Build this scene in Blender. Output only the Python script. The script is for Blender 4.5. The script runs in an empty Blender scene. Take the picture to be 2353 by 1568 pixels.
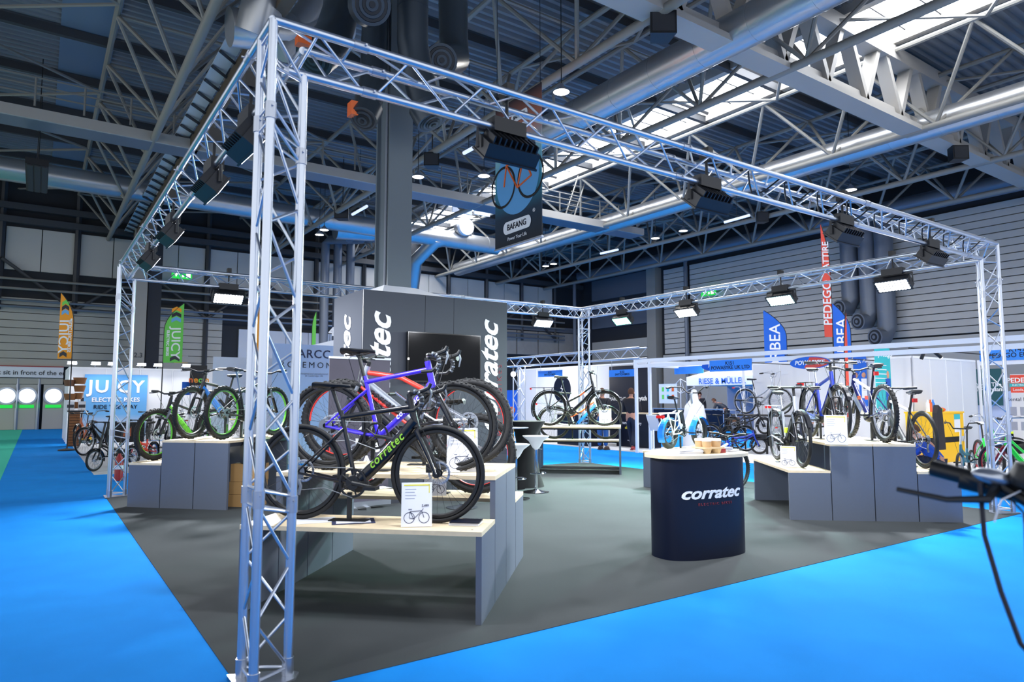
import bpy, math, random
from mathutils import Vector as V, Matrix
random.seed(7)
PI = math.pi
scn = bpy.context.scene
col = scn.collection
# ------------------------------------------------------------------ camera
CP = V((-0.961, -3.657, 1.482)); YAW = math.radians(55.2); PITCH = math.radians(4.786); FP = 1566.6
cf = V((math.cos(YAW)*math.cos(PITCH), math.sin(YAW)*math.cos(PITCH), math.sin(PITCH)))
cr = V((math.sin(YAW), -math.cos(YAW), 0)); cu = cr.cross(cf)
cam = bpy.data.cameras.new('camera'); camo = bpy.data.objects.new('camera', cam); col.objects.link(camo)
cam.sensor_width = 36; cam.lens = FP/2353*36; cam.clip_end = 200
camo.matrix_world = Matrix((( cr.x, cu.x, -cf.x, CP.x), (cr.y, cu.y, -cf.y, CP.y), (cr.z, cu.z, -cf.z, CP.z), (0, 0, 0, 1)))
cam.dof.use_dof = True; cam.dof.focus_distance = 9.0; cam.dof.aperture_fstop = 2.8
scn.camera = camo
# ------------------------------------------------------------------ world, exposure
scn.view_settings.view_transform = 'Standard'; scn.view_settings.look = 'None'
scn.view_settings.gamma = 1; scn.view_settings.use_curve_mapping = False
scn.view_settings.exposure = 0.0
w = bpy.data.worlds.new('world'); scn.world = w; w.use_nodes = True
w.node_tree.nodes['Background'].inputs[0].default_value = (0.9, 0.94, 1, 1)
w.node_tree.nodes['Background'].inputs[1].default_value = 1.4
LAMP_W = 70.0; SKY_E = 16.0; PEND_W = 260.0
# ------------------------------------------------------------------ pixel helpers (2353 x 1568 frame)
def ray(x, y): return cf + cr*((x-1176.5)/FP) - cu*((y-784)/FP)
def G(x, y, z=0.0): d = ray(x, y); return CP + d*((z-CP.z)/d.z)
def AX(x, y, X): d = ray(x, y); return CP + d*((X-CP.x)/d.x)
def AY(x, y, Y): d = ray(x, y); return CP + d*((Y-CP.y)/d.y)
# ------------------------------------------------------------------ materials
def lin(h):
    if isinstance(h, str):
        h = [int(h[i:i+2], 16)/255 for i in (0, 2, 4)]
    return tuple(((c+.055)/1.055)**2.4 if c > .04045 else c/12.92 for c in h) + (1,)
MATS = {}
def M(name, hexc=None, rough=.5, metal=0.0, noise=None, bump=None, emit=0, alpha=1, spec=.5, trans=0):
    if name in MATS and hexc is None: return MATS[name]
    m = bpy.data.materials.new(name); m.use_nodes = True; nt = m.node_tree
    b = nt.nodes['Principled BSDF']; c = lin(hexc)
    b.inputs['Base Color'].default_value = c; b.inputs['Roughness'].default_value = rough
    b.inputs['Metallic'].default_value = metal; b.inputs['Specular IOR Level'].default_value = spec
    b.inputs['Transmission Weight'].default_value = trans
    if alpha < 1: b.inputs['Alpha'].default_value = alpha
    if emit: b.inputs['Emission Color'].default_value = c; b.inputs['Emission Strength'].default_value = emit
    if noise or bump: tc = nt.nodes.new('ShaderNodeTexCoord')
    if noise:
        sc, amt = noise[0], noise[1]
        mp = nt.nodes.new('ShaderNodeMapping'); mp.inputs['Scale'].default_value = sc if isinstance(sc, tuple) else (sc, sc, sc)
        nz = nt.nodes.new('ShaderNodeTexNoise'); nz.inputs['Scale'].default_value = 1; nz.inputs['Detail'].default_value = 5
        mx = nt.nodes.new('ShaderNodeMixRGB'); mx.inputs[1].default_value = tuple(v*(1-amt) for v in c[:3])+(1,)
        mx.inputs[2].default_value = tuple(min(1, v*(1+amt)) for v in c[:3])+(1,)
        nt.links.new(tc.outputs['Object'], mp.inputs[0]); nt.links.new(mp.outputs[0], nz.inputs['Vector'])
        nt.links.new(nz.outputs['Fac'], mx.inputs[0]); nt.links.new(mx.outputs[0], b.inputs['Base Color'])
    if bump:
        nb = nt.nodes.new('ShaderNodeTexNoise'); nb.inputs['Scale'].default_value = bump[0]; nb.inputs['Detail'].default_value = 3
        bp = nt.nodes.new('ShaderNodeBump'); bp.inputs['Strength'].default_value = bump[1]; bp.inputs['Distance'].default_value = .01
        nt.links.new(tc.outputs['Object'], nb.inputs['Vector']); nt.links.new(nb.outputs['Fac'], bp.inputs['Height'])
        nt.links.new(bp.outputs[0], b.inputs['Normal'])
    MATS[name] = m; return m
M('alu', 'c9d0dc', .28, .9, noise=(30, .08)); M('chrome', 'e6e8ec', .08, 1)
M('black', '0d0f13', .45); M('blackgloss', '07080b', .15); M('rubber', '101114', .7, bump=(120, .3)); M('darkgrey', '24272d', .5)
M('carpet_blue', '1890ee', .95, noise=(2.2, .10), bump=(400, .5), spec=.1)
M('carpet_grey', '4a4e50', .95, noise=(1.2, .12), bump=(400, .5), spec=.1)
M('carpet_green', '4fd0b4', .95, bump=(400, .5), spec=.1)
M('concrete', '9fa4ab', .8, noise=(.6, .1)); M('boothfloor', 'c3c6cd', .7, noise=(.8, .05))
M('ply', 'e2cfae', .5, noise=((3, 26, 26), .14)); M('plyedge', 'cdb48c', .6, noise=((4, 4, 160), .25))
M('panelgrey', '596273', .6, noise=(40, .04)); M('navy', '060f26', .4, spec=.3); M('boxgrey', '333843', .55, noise=(6, .04)); M('boxgrey_lit', '3a404d', .8, spec=.12)  # left box side: same grey, its brighter lighting put into the colour
M('white', 'eef0f5', .5); M('offwhite', 'd9dce4', .6, noise=(2, .03)); M('paper', 'dcdee6', .7, spec=.2); M('yellowprint', 'd9cf3a', .6); M('greyprint', '9aa0b4', .7); M('inkblue', '2a3050', .6)
M('silver', 'b4bac6', .3, .85); M('chain', '6d7278', .5, .6); M('steelgrey', '6d747f', .4, .3)
M('purple', '3c2ad8', .25); M('red', 'd8362c', .3); M('redrim', 'cf2f2b', .4); M('green', '5fc52e', .35); M('limetext', '9bd83f', .4); M('orange', 'e2662a', .4)
M('bikeblue', '14309a', .25); M('bikedark', '16181f', .25); M('bikewhite', 'f0f1f4', .25); M('skyblue', '1f7fe6', .3); M('bikesilver', 'aeb4bf', .3, .6); M('deepblue', '171f58', .25)
M('brightgreen', '1fd14a', .3); M('teal', '2f6f86', .35); M('maroon', '8e1f24', .3); M('brown', '6d4a34', .7, noise=(30, .2)); M('wicker', '8a5a36', .8, noise=(60, .3), bump=(80, .6)); M('copper', 'b8623a', .35)
M('signblue', '2b86ea', .5); M('fabricblue', '1a5fd0', .7); M('flagorange', 'f39a1c', .7); M('flaggreen', '6ccb55', .7); M('flagred', 'e8503f', .7); M('flagblue', '1763cf', .7)
M('lampbody', '14161b', .45); M('roofdeck', '70757b', .6, noise=(1.2, .12)); M('rooflight', '61758c', .5); M('rooftruss', '7d7b75', .5, noise=(1.0, .1)); M('roofdark', '36383c', .6); M('girder', 'a19d96', .5, noise=(.8, .06))
M('duct', 'b4b5b6', .32, .75, noise=(1.5, .08)); M('ductdark', '39424a', .35, .4, noise=(2, .1)); M('gutter', '5a4c3c', .8)
M('wallpanel', 'b4b1aa', .6, noise=(.5, .05)); M('walldark', '23262c', .8); M('wallwhite', 'c2c6ce', .7, noise=(.4, .04)); M('block', '9a968f', .9, noise=(3, .12)); M('shutter', 'a5a299', .6, noise=(.6, .05)); M('pillar', '8f8c84', .7); M('colgrey', '5a656c', .5, noise=(1, .06))
M('screen', '05060a', .12, spec=.15); M('carton', 'b08a58', .8, noise=(5, .08)); M('tape', 'd9d2c0', .5); M('cupkraft', 'c9a476', .8); M('lidwhite', 'f2f2f4', .4); M('tray', 'c8b28e', .9, noise=(40, .1))
M('skin', 'c98f74', .6); M('hairbrown', '5a3620', .8); M('hairgrey', '9a8f86', .8); M('jean', '2f5f9c', .8); M('darkcloth', '1d1a20', .8); M('navycloth', '141c33', .8); M('whitecloth', 'e4e6ee', .8); M('bluecloth', '1f4fae', .8); M('browncloth', '4e3b30', .8); M('lilac', '8c8cb2', .8); M('greycloth', '3c3d44', .8)
M('yellow', 'f2bd12', .5); M('lime', 'd6ee1e', .6); M('posterteal', '2fb0b8', .6); M('posterdark', '0f4a52', .6); M('postermural', 'a6b6da', .6); M('posterblue', '5ea3da', .5); M('arcc', 'b6c6e2', .5); M('drape', '0b0c10', .9); M('drapewhite', 'dfe4f0', .6)
M('exit', '17b33a', .5, emit=1.2); M('exitwhite', 'f4fff4', .5, emit=1.5); M('porthole', 'f2fbff', .5, emit=2.0)
M('led_white', 'f2f4ff', .5, emit=16); M('led_green', '7dffc0', .5, emit=10); M('led_cyan', 'c8fff4', .5, emit=13); M('led_off', '3b4450', .3)
M('pendant', 'fff6e8', .5, emit=8); M('tubelamp', 'dfe8ff', .5, emit=.8); M('spotlamp', 'f4f6ff', .5, emit=14)
M('skylight', 'f4f8ff', .5, emit=SKY_E); M('glass', 'cfe0ee', .05, 0, trans=.9); M('tailred', 'e01010', .3); M('cabinetred', '9c1c22', .4); M('bannerdark', '46414f', .6, noise=(1.5, .3)); M('redtext', '7a2733', .6)
# gradient art for the hanging banner
def gradmat(name, stops, axis='Z', lo=0.0, hi=1.0):
    m = bpy.data.materials.new(name); m.use_nodes = True; nt = m.node_tree; b = nt.nodes['Principled BSDF']; b.inputs['Roughness'].default_value = .6
    tc = nt.nodes.new('ShaderNodeTexCoord'); sp = nt.nodes.new('ShaderNodeSeparateXYZ'); mr = nt.nodes.new('ShaderNodeMapRange'); cr_ = nt.nodes.new('ShaderNodeValToRGB')
    mr.inputs['From Min'].default_value = lo; mr.inputs['From Max'].default_value = hi
    nt.links.new(tc.outputs['Object'], sp.inputs[0]); nt.links.new(sp.outputs[axis], mr.inputs[0]); nt.links.new(mr.outputs[0], cr_.inputs[0]); nt.links.new(cr_.outputs[0], b.inputs['Base Color'])
    e = cr_.color_ramp.elements
    while len(e) < len(stops): e.new(.5)
    for k, (p, c) in enumerate(stops): e[k].position = p; e[k].color = lin(c)
    MATS[name] = m; return m
gradmat('bannerart', [(0, '0b1424'), (.2, '0c2c44'), (.42, '2f86a0'), (.6, '7fb4c4'), (.78, 'b8705a'), (1, '0b1424')], 'Z', 0, 3.5)
gradmat('juicyart', [(0, '2a5a74'), (.25, '9db8dc'), (.35, '62a4de'), (1, '4f98da')], 'Z', 0, 2.4)
# ------------------------------------------------------------------ mesh helpers
def frame_of(d):
    d = d.normalized(); a = V((0, 0, 1)) if abs(d.z) < .9 else V((1, 0, 0))
    x = a.cross(d).normalized(); return x, d.cross(x)
class MB:
    def __init__(s): s.v = []; s.f = []; s.mi = []; s.cur = 0
    def face(s, idx): s.f.append(idx); s.mi.append(s.cur)
    def quad(s, a, b, c, d):
        n = len(s.v); s.v += [tuple(a), tuple(b), tuple(c), tuple(d)]; s.face((n, n+1, n+2, n+3))
    def box(s, c, size, ax=None):
        c = V(c); X, Y, Z = ax if ax else (V((1, 0, 0)), V((0, 1, 0)), V((0, 0, 1))); hx, hy, hz = [k/2 for k in size]; n = len(s.v)
        for i in (-1, 1):
            for j in (-1, 1):
                for k in (-1, 1): s.v.append(tuple(c+X*(i*hx)+Y*(j*hy)+Z*(k*hz)))
        for q in ((0, 1, 3, 2), (4, 6, 7, 5), (0, 4, 5, 1), (2, 3, 7, 6), (0, 2, 6, 4), (1, 5, 7, 3)): s.face(tuple(n+i for i in q))
        return s
    def bx(s, lo, hi): return s.box([(a+b)/2 for a, b in zip(lo, hi)], [b-a for a, b in zip(lo, hi)])
    def ring(s, c, x, y, r, n, ry=None):
        b = len(s.v); ry = r if ry is None else ry
        for i in range(n):
            t = 2*PI*i/n; s.v.append(tuple(c+x*(r*math.cos(t))+y*(ry*math.sin(t))))
        return b
    def tube(s, p0, p1, r0, r1=None, n=10, cap=True):
        p0, p1 = V(p0), V(p1); r1 = r0 if r1 is None else r1; x, y = frame_of(p1-p0)
        a = s.ring(p0, x, y, r0, n); b = s.ring(p1, x, y, r1, n)
        for i in range(n): j = (i+1) % n; s.face((a+i, a+j, b+j, b+i))
        if cap: s.face(tuple(a+i for i in reversed(range(n)))); s.face(tuple(b+i for i in range(n)))
        return s
    def path(s, pts, r, n=8, closed=False, flat=None):
        pts = [V(p) for p in pts]; m = len(pts); rs = r if isinstance(r, (list, tuple)) else [r]*m; rings = []; px = None
        for i, p in enumerate(pts):
            a = pts[(i-1) % m] if (closed or i > 0) else p; b = pts[(i+1) % m] if (closed or i < m-1) else p
            d = (b-a).normalized()
            if px is None: x, y = frame_of(d)
            else:
                x = (px - d*px.dot(d)).normalized(); y = d.cross(x)
            px = x; rings.append(s.ring(p, x, y, rs[i], n, rs[i]*(flat or 1)))
        for k in range(m if closed else m-1):
            a, b = rings[k], rings[(k+1) % m]
            for i in range(n): j = (i+1) % n; s.face((a+i, a+j, b+j, b+i))
        if not closed: s.face(tuple(rings[0]+i for i in reversed(range(n)))); s.face(tuple(rings[-1]+i for i in range(n)))
        return s
    def torus(s, c, R, r, n=48, m=8, rw=None, a0=0, a1=2*PI):      # around local Y axis, rw = half width along Y
        c = V(c); rw = r if rw is None else rw; full = abs(a1-a0-2*PI) < 1e-6; k = n if full else n+1; base = len(s.v)
        for i in range(k):
            t = a0+(a1-a0)*i/n; dx, dz = math.cos(t), math.sin(t)
            for j in range(m):
                q = 2*PI*j/m; rr = R+r*math.cos(q); s.v.append((c.x+dx*rr, c.y+rw*math.sin(q), c.z+dz*rr))
        for i in range(n):
            for j in range(m): s.face((base+i*m+j, base+i*m+(j+1) % m, base+((i+1) % k)*m+(j+1) % m, base+((i+1) % k)*m+j))
        if not full: s.face(tuple(base+j for j in range(m))); s.face(tuple(base+n*m+j for j in reversed(range(m))))
        return s
    def lathe(s, prof, n=20, c=(0, 0, 0), axis='Z'):
        c = V(c); base = len(s.v); k = len(prof)
        for i in range(n):
            t = 2*PI*i/n
            for r, z in prof:
                if axis == 'Z': s.v.append((c.x+r*math.cos(t), c.y+r*math.sin(t), c.z+z))
                else: s.v.append((c.x+r*math.cos(t), c.y+z, c.z+r*math.sin(t)))
        for i in range(n):
            j = (i+1) % n
            for q in range(k-1): s.face((base+i*k+q, base+j*k+q, base+j*k+q+1, base+i*k+q+1))
        return s
    def prism(s, pts, h0, h1, ax=None):       # polygon in (x,y) of ax, extruded along z of ax
        O, X, Y, Z = ax if ax else (V((0, 0, 0)), V((1, 0, 0)), V((0, 1, 0)), V((0, 0, 1))); n = len(pts); b = len(s.v)
        for h in (h0, h1):
            for x, y in pts: s.v.append(tuple(O+X*x+Y*y+Z*h))
        s.face(tuple(b+i for i in reversed(range(n)))); s.face(tuple(b+n+i for i in range(n)))
        for i in range(n): j = (i+1) % n; s.face((b+i, b+j, b+n+j, b+n+i))
        return s
    def ell(s, c, rx, ry, rz, n=12, m=8):
        c = V(c); base = len(s.v)
        for i in range(m+1):
            t = PI*i/m
            for j in range(n):
                q = 2*PI*j/n; s.v.append((c.x+rx*math.sin(t)*math.cos(q), c.y+ry*math.sin(t)*math.sin(q), c.z+rz*math.cos(t)))
        for i in range(m):
            for j in range(n): s.face((base+i*n+j, base+(i+1)*n+j, base+(i+1)*n+(j+1) % n, base+i*n+(j+1) % n))
        return s
    def mesh(s, name, mats, smooth=True):
        me = bpy.data.meshes.new(name); me.from_pydata(s.v, [], s.f)
        mats = mats if isinstance(mats, (list, tuple)) else [mats]
        for m in mats: me.materials.append(M(m))
        if len(mats) > 1: me.polygons.foreach_set('material_index', s.mi)
        if smooth: me.shade_smooth(); me.set_sharp_from_angle(angle=math.radians(38))
        return me
    def build(s, name, mats, parent=None, smooth=True, **kw): return link(name, s.mesh(name, mats, smooth), parent, **kw)
def link(name, me, parent=None, loc=None, rot=None, label=None, cat=None, group=None, kind=None, mat=None):
    o = bpy.data.objects.new(name, me); col.objects.link(o)
    if parent: o.parent = parent
    if loc is not None: o.location = loc
    if rot is not None: o.rotation_euler = rot
    if mat is not None: o.matrix_local = mat
    tag(o, label, cat, group, kind); return o
def tag(o, label=None, cat=None, group=None, kind=None):
    if label: o['label'] = label
    if cat: o['category'] = cat
    if group: o['group'] = group
    if kind: o['kind'] = kind
    return o
def thing(name, label, cat, loc=(0, 0, 0), rz=0, group=None):
    return link(name, None, None, loc, (0, 0, rz), label, cat, group)
def struct(name, mb, mat, parent=None, smooth=False):
    o = mb.build(name, mat, parent, smooth)
    if not parent: o['kind'] = 'structure'
    return o
def axm(o, x, y, z):          # matrix from origin and axes
    return Matrix(((x.x, y.x, z.x, o[0]), (x.y, y.y, z.y, o[1]), (x.z, y.z, z.z, o[2]), (0, 0, 0, 1)))
UCYL = {}
def rod(name, p0, p1, r, mat, parent=None, n=8):     # one bar as its own object sharing a unit cylinder
    k = (mat, n, name)
    if k not in UCYL: UCYL[k] = MB().tube((0, 0, 0), (0, 0, 1), 1, 1, n).mesh(name, mat)
    p0, p1 = V(p0), V(p1); d = p1-p0; x, y = frame_of(d)
    o = bpy.data.objects.new(name, UCYL[k]); col.objects.link(o)
    if parent: o.parent = parent
    o.matrix_local = axm(p0, x*r, y*r, d); return o
TEXTQ = []
def text(name, s, size, mat, parent, o, x, y, bold=0, shear=0, align='CENTER', space=1, depth=.002, label=None, wrap=None):
    # flat lettering lying in the plane of axes x,y (z out of it); filled in at the end in one pass
    x = V(x).normalized(); y = V(y).normalized()
    ob = link(name, bpy.data.meshes.new(name), parent, mat=axm(V(o), x, y, x.cross(y)) if not wrap else Matrix(), label=label)
    TEXTQ.append((ob, s, size, mat, bold, shear, align, space, depth, wrap)); return ob
def finish_text():
    tmp = []
    for ob, s, size, mat, bold, shear, align, space, depth, wrap in TEXTQ:
        c = bpy.data.curves.new('t', 'FONT'); c.body = s; c.size = size; c.offset = bold; c.shear = shear; c.align_x = align; c.align_y = 'CENTER'
        c.space_character = space; c.space_line = .85; c.extrude = depth; c.resolution_u = 3
        t = bpy.data.objects.new('t', c); col.objects.link(t); tmp.append(t)
    dg = bpy.context.evaluated_depsgraph_get(); dg.update()
    for t, (ob, s, size, mat, *_ ) in zip(tmp, TEXTQ):
        me = bpy.data.meshes.new_from_object(t.evaluated_get(dg)); me.name = ob.name; me.materials.clear(); me.materials.append(M(mat)); ob.data = me
        if _[-1]:
            for v in me.vertices: v.co = _[-1](v.co)
    for t in tmp:
        c = t.data; bpy.data.objects.remove(t); bpy.data.curves.remove(c)
XA, YA, ZA = V((1, 0, 0)), V((0, 1, 0)), V((0, 0, 1))
# ================================================================== setting
H, W, D, S = 3.535, 9.453, 8.448, .24
Q = S*.866
struct('floor', MB().bx((-14, -16, -.2), (33.4, 36.4, -.012)), 'concrete')
b = MB().bx((-9, -14, -.012), (33, 36, 0)); tag(struct('floor_aisle_carpet', b, 'carpet_blue'), 'bright blue exhibition carpet covering the aisles')
tag(struct('floor_stand_carpet', MB().bx((-.04, -.07, 0), (W+.05, D+.06, .004)), 'carpet_grey'), 'dark grey carpet of the truss stand')
tag(struct('floor_green_carpet', MB().bx((-9, 9, 0), (-1.43, 35.9, .003)), 'carpet_green'), 'green carpet strip beside the blue aisle')
tag(struct('floor_booth', MB().bx((0.02, 11.9, 0), (9, 23, .004)), 'boothfloor'), 'pale grey floor of the blue-bannered bike booth')
tag(struct('floor_booth_pale', MB().bx((12.5, -8, 0), (22, 9.1, .004)), 'boothfloor'), 'pale grey floor of the booths across the aisle')
tag(struct('floor_booth_white', MB().bx((12.6, 9.3, 0), (14.7, 18.3, .004)), 'boothfloor'), 'pale floor of the navy-walled booth')
# ---- back wall y = 36
WY = 36.0
wb_ = struct('wall_back', MB().bx((-14, WY+.1, -.1), (33.4, WY+.4, 12.4)), 'walldark')
def on_back(px, py, off=0): return AY(px, py, WY-off)
for k in range(9):                                     # shutter slats
    z0 = 3.0+k*.36; struct('shutter_slat', MB().bx((-12, WY-.12, z0), (7.2, WY+.1, z0+.33)), 'shutter', wb_)
for k in range(11):                                    # white sheet panels to the right of the shutter
    x0 = 8.1+k*1.3; struct('sheet_panel', MB().bx((x0, WY-.06, 0), (x0+1.27, WY+.1, 5.3)), 'wallwhite', wb_)
for k in range(14):                                    # upper panels between dark posts
    x0 = -11.5+k*3.0; struct('upper_panel', MB().bx((x0, WY-.05, 7.55), (x0+1.38, WY+.1, 9.6)), 'wallpanel', wb_); struct('upper_panel', MB().bx((x0+1.42, WY-.05, 7.55), (x0+2.72, WY+.1, 9.6)), 'wallpanel', wb_)
for k in range(15): rod('wall_post', (-11.65+k*3.0, WY-.2, 0 if k in (6,) else 5.6), (-11.65+k*3.0, WY-.2, 11.8), .12, 'roofdark', wb_, 4)
for k in range(7): rod('wall_brace', (-11.6+k*6, WY-.3, 5.8), (-8.7+k*6, WY-.3, 8.0), .08, 'roofdark', wb_, 6); rod('wall_brace', (-5.7+k*6, WY-.3, 5.8), (-8.6+k*6, WY-.3, 8.0), .08, 'roofdark', wb_, 6)
for z, m in ((7.05, 'rooftruss'), (6.6, 'rooftruss'), (6.05, 'steelgrey'), (5.75, 'steelgrey')): rod('wall_rail', (-13, WY-.5, z), (31, WY-.5, z), .06, m, wb_)
for z in (9.75, 10.4): struct('wall_beam', MB().bx((-13, WY-.4, z), (33, WY, z+.3)), 'roofdark', wb_)
for k in range(5): struct('block_panel', MB().bx((23.2+k*1.9, WY-.1, 4.6), (25+k*1.9, WY+.1, 6.3)), 'block', wb_)
struct('wall_beam', MB().bx((22, WY-.25, 6.35), (33, WY, 6.7)), 'steelgrey', wb_)
# doors with round lit windows under a notice strip
st = on_back(-60, 853, .2); en = on_back(146, 853, .2)
o = MB().bx((st.x, WY-.25, 2.45), (en.x, WY-.1, 2.95)).build('notice_strip', 'offwhite', None, False, label='long white notice board above the porthole doors', cat='sign')
text('lettering', 'Please do not sit in front of the emergency exit', .3, 'darkgrey', o, (-1.15, WY-.26, 2.67), XA, ZA, .003)
MB().bx((st.x, WY-.26, 2.95), (en.x, WY-.1, 3.0)).build('red_edge', 'maroon', o, False)
for i, (a, c, p) in enumerate(((-12, 34, 15), (38, 83, 62), (97, 145, 123))):
    x0, x1 = on_back(a, 950).x, on_back(c, 950).x; pc = on_back(p, 910, .2)
    d = struct('door_%d' % (i+1), MB().bx((x0, WY-.1, .01), (x1, WY+.05, 2.12)), 'wallpanel'); tag(d, 'grey exit door with a round lit window, leaf %s' % ('beside the aisle carpet edge', 'in the middle of three', 'beside the basket wall')[i])
    MB().lathe([(.41, 0), (.41, -.05), (.33, -.05), (.33, 0)], 28, (pc.x, WY-.1, pc.z), 'Y').build('porthole_frame', 'silver', d)
    MB().lathe([(.0, -.02), (.34, -.02)], 28, (pc.x, WY-.1, pc.z), 'Y').build('porthole_glass', 'porthole', d)
    MB().bx((x0+.1, WY-.16, 1.02), (x1-.1, WY-.1, 1.16)).build('push_bar', 'exit', d, False)
    rod('door_post', (x1+.06, WY-.12, 0), (x1+.06, WY-.12, 2.4), .07, 'silver', d, 4)
struct('trim_1', MB().bx((st.x, WY-.15, 2.14), (en.x, WY+.05, 2.42)), 'shutter')
# pillar marked 12.3 and the dark column beside it
a = on_back(302, 700, 2); c = on_back(335, 700, 2); e = on_back(368, 700, 2)
p = MB().bx((a.x, WY-2.4, 0), (c.x, WY-2, 10.5)).build('concrete_pillar', 'pillar', None, False, label='beige pillar numbered 12.3 against the hall wall', cat='pillar')
text('number', '12.3', .32, 'darkgrey', p, (c.x-.35, WY-2.42, AY(318, 817, WY-2.4).z), XA, ZA)
MB().bx((c.x+.05, WY-2.3, 0), (e.x, WY-1.9, 10.5)).build('steel_column', 'walldark', None, False, label='dark steel column beside the beige numbered pillar', cat='column')
# ---- right wall x = 33
WX = 33.0
wr_ = struct('wall_right', MB().bx((WX+.1, -16, -.1), (WX+.4, 36.4, 12.4)), 'walldark')
for k in range(17): struct('cladding_board', MB().bx((WX-.1, -15, 4.38+k*.33), (WX+.1, 25.2, 4.38+k*.33+.29)), 'wallpanel', wr_)
for k in range(17): struct('cladding_board', MB().bx((WX-.1, 25.5, 4.38+k*.33), (WX+.1, 27.4, 4.38+k*.33+.29)), 'wallpanel', wr_)
rod('drain_pipe', (WX-.3, 25.35, 0), (WX-.3, 25.35, 10.6), .13, 'steelgrey', wr_)
struct('wall_skirt', MB().bx((WX-.06, -15, 0), (WX+.1, 27.6, 4.3)), 'wallpanel', wr_)
struct('wall_pier', MB().bx((WX-.5, 27.8, 0), (WX+.1, 28.6, 10.2)), 'pillar', wr_)
for z0, z1, m in ((8.7, 10.2, 'steelgrey'), (6.6, 8.0, 'steelgrey'), (5.0, 5.6, 'shutter'), (4.3, 4.9, 'shutter'), (3.6, 4.2, 'shutter'), (2.9, 3.5, 'shutter'), (2.2, 2.8, 'shutter')):
    struct('bay_panel', MB().bx((WX-.08, 28.8, z0), (WX+.1, 34.6, z1)), m, wr_)
for z in (10.2, 10.9): rod('wall_pipe', (WX-.6, -15, z), (WX-.6, 36, z), .09, 'steelgrey', wr_)
struct('wall_beam', MB().bx((WX-.4, -15, 10.3), (WX+.1, 36, 10.6)), 'roofdark', wr_)
rod('corner_pipe', (WX-1.6, WY-1.2, 4), (WX-1.6, WY-1.2, 10), .13, 'steelgrey', wr_)
# ---- roof
RZ = 12.0
def deck(name, x0, x1, parent=None):
    m = MB(); y = -9.0
    while y < 36.3:
        pr = [(y, 0), (y+.1, 0), (y+.15, .1), (y+.25, .1), (y+.30, 0)]
        for (ya, za), (yb, zb) in zip(pr, pr[1:]): m.quad((x0, ya, RZ+za), (x1, ya, RZ+za), (x1, yb, RZ+zb), (x0, yb, RZ+zb))
        y += .30
    return struct(name, m, 'roofdeck', parent)
deck('ceiling', -14, 16.5); deck('ceiling_side', 19.1, 33.4)
struct('ceiling_cover', MB().bx((-14, -9, RZ+.12), (16.5, 36.4, RZ+.3)), 'roofdark'); struct('ceiling_cover_side', MB().bx((19.1, -9, RZ+.12), (33.4, 36.4, RZ+.3)), 'roofdark')
for x0, x1 in ((-.9, .45), (-4.6, -3.2)): struct('ceiling_panel', MB().bx((x0, -8, RZ-.03), (x1, 35, RZ-.01)), 'rooflight')
n = 0
for k in range(15):
    y0 = -8.6+k*3.0; s = struct('window_%d' % (k+1), MB().bx((16.5, y0, RZ+.05), (19.1, y0+2.86, RZ+.08)), 'skylight'); tag(s, 'bright skylight pane in the roof')
    rod('glazing_bar', (16.5, y0+2.93, RZ+.02), (19.1, y0+2.93, RZ+.02), .07, 'roofdark', s, 4)
    for t in (.95, 1.9): rod('glazing_bar', (16.5, y0+t, RZ+.02), (19.1, y0+t, RZ+.02), .025, 'roofdark', s, 4)
for x in (16.5, 19.1): struct('trim_%d' % (2+(x > 17)), MB().bx((x-.12, -9, RZ-.25), (x+.12, 36, RZ+.1)), 'girder')
# tubular roof trusses running along the hall
TX = (-5.2, 1.65, 9.32, 13.75, 20.4, 25.2, 29.4)
TLAB = {-5.2: 'above the green carpet', 1.65: 'above the blue-bannered booth', 9.32: 'left of the wide silver duct', 13.75: 'in front of the skylight strip', 20.4: 'beside the bright silver duct', 25.2: 'beyond the bright silver duct', 29.4: 'next to the clad hall wall'}
for x in TX:
    t = thing('roof_truss', 'grey tubular roof truss running lengthwise ' + TLAB[x], 'roof truss', (x, 0, 0), group='lengthwise roof trusses')
    rod('bottom_chord', (0, -9, 9.5), (0, 35.9, 9.5), .11, 'rooftruss', t, 12)
    for sx in (-1, 1): rod('top_chord', (sx*1.35, -9, 11.55), (sx*1.35, 35.9, 11.55), .08, 'rooftruss', t)
    y = -7.6
    while y < 35:
        for sx in (-1, 1):
            for sy in (-1, 1): rod('web_bar', (0, y, 9.5), (sx*1.35, y+sy*1.6, 11.55), .055, 'rooftruss', t, 7)
        rod('tie_bar', (-1.35, y+1.6, 11.55), (1.35, y+1.6, 11.55), .05, 'rooftruss', t, 6); y += 3.2
for i, y in enumerate((-4, -1, 2, 9.4, 12.5, 15.6, 18.8, 22, 25.2, 28.4, 31.6)):
    s = struct('trim_%d' % (10+i), MB().bx((-14, y-.08, 11.7), (33, y+.08, 11.95)), 'roofdark')
# diagonal tubes between the trusses
for i, (x0, x1) in enumerate(zip(TX, TX[1:])):
    t = thing('roof_bracing', 'thin crossed bracing tubes between roof trusses, bay ' + ('above the green carpet', 'over the bench with green-rimmed bikes', 'over the clad column box', 'over the wide silver duct', 'over the skylight', 'past the bright silver duct')[i], 'bracing', (0, 0, 0), group='roof bracing bays')
    for k in range(7):
        y = -6+k*6.2
        rod('brace', (x0+1.35, y, 11.5), (x1-1.35, y+3.1, 11.5), .05, 'rooftruss', t, 6); rod('brace', (x1-1.35, y+3.1, 11.5), (x0+1.35, y+6.2, 11.5), .05, 'rooftruss', t, 6)
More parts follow.
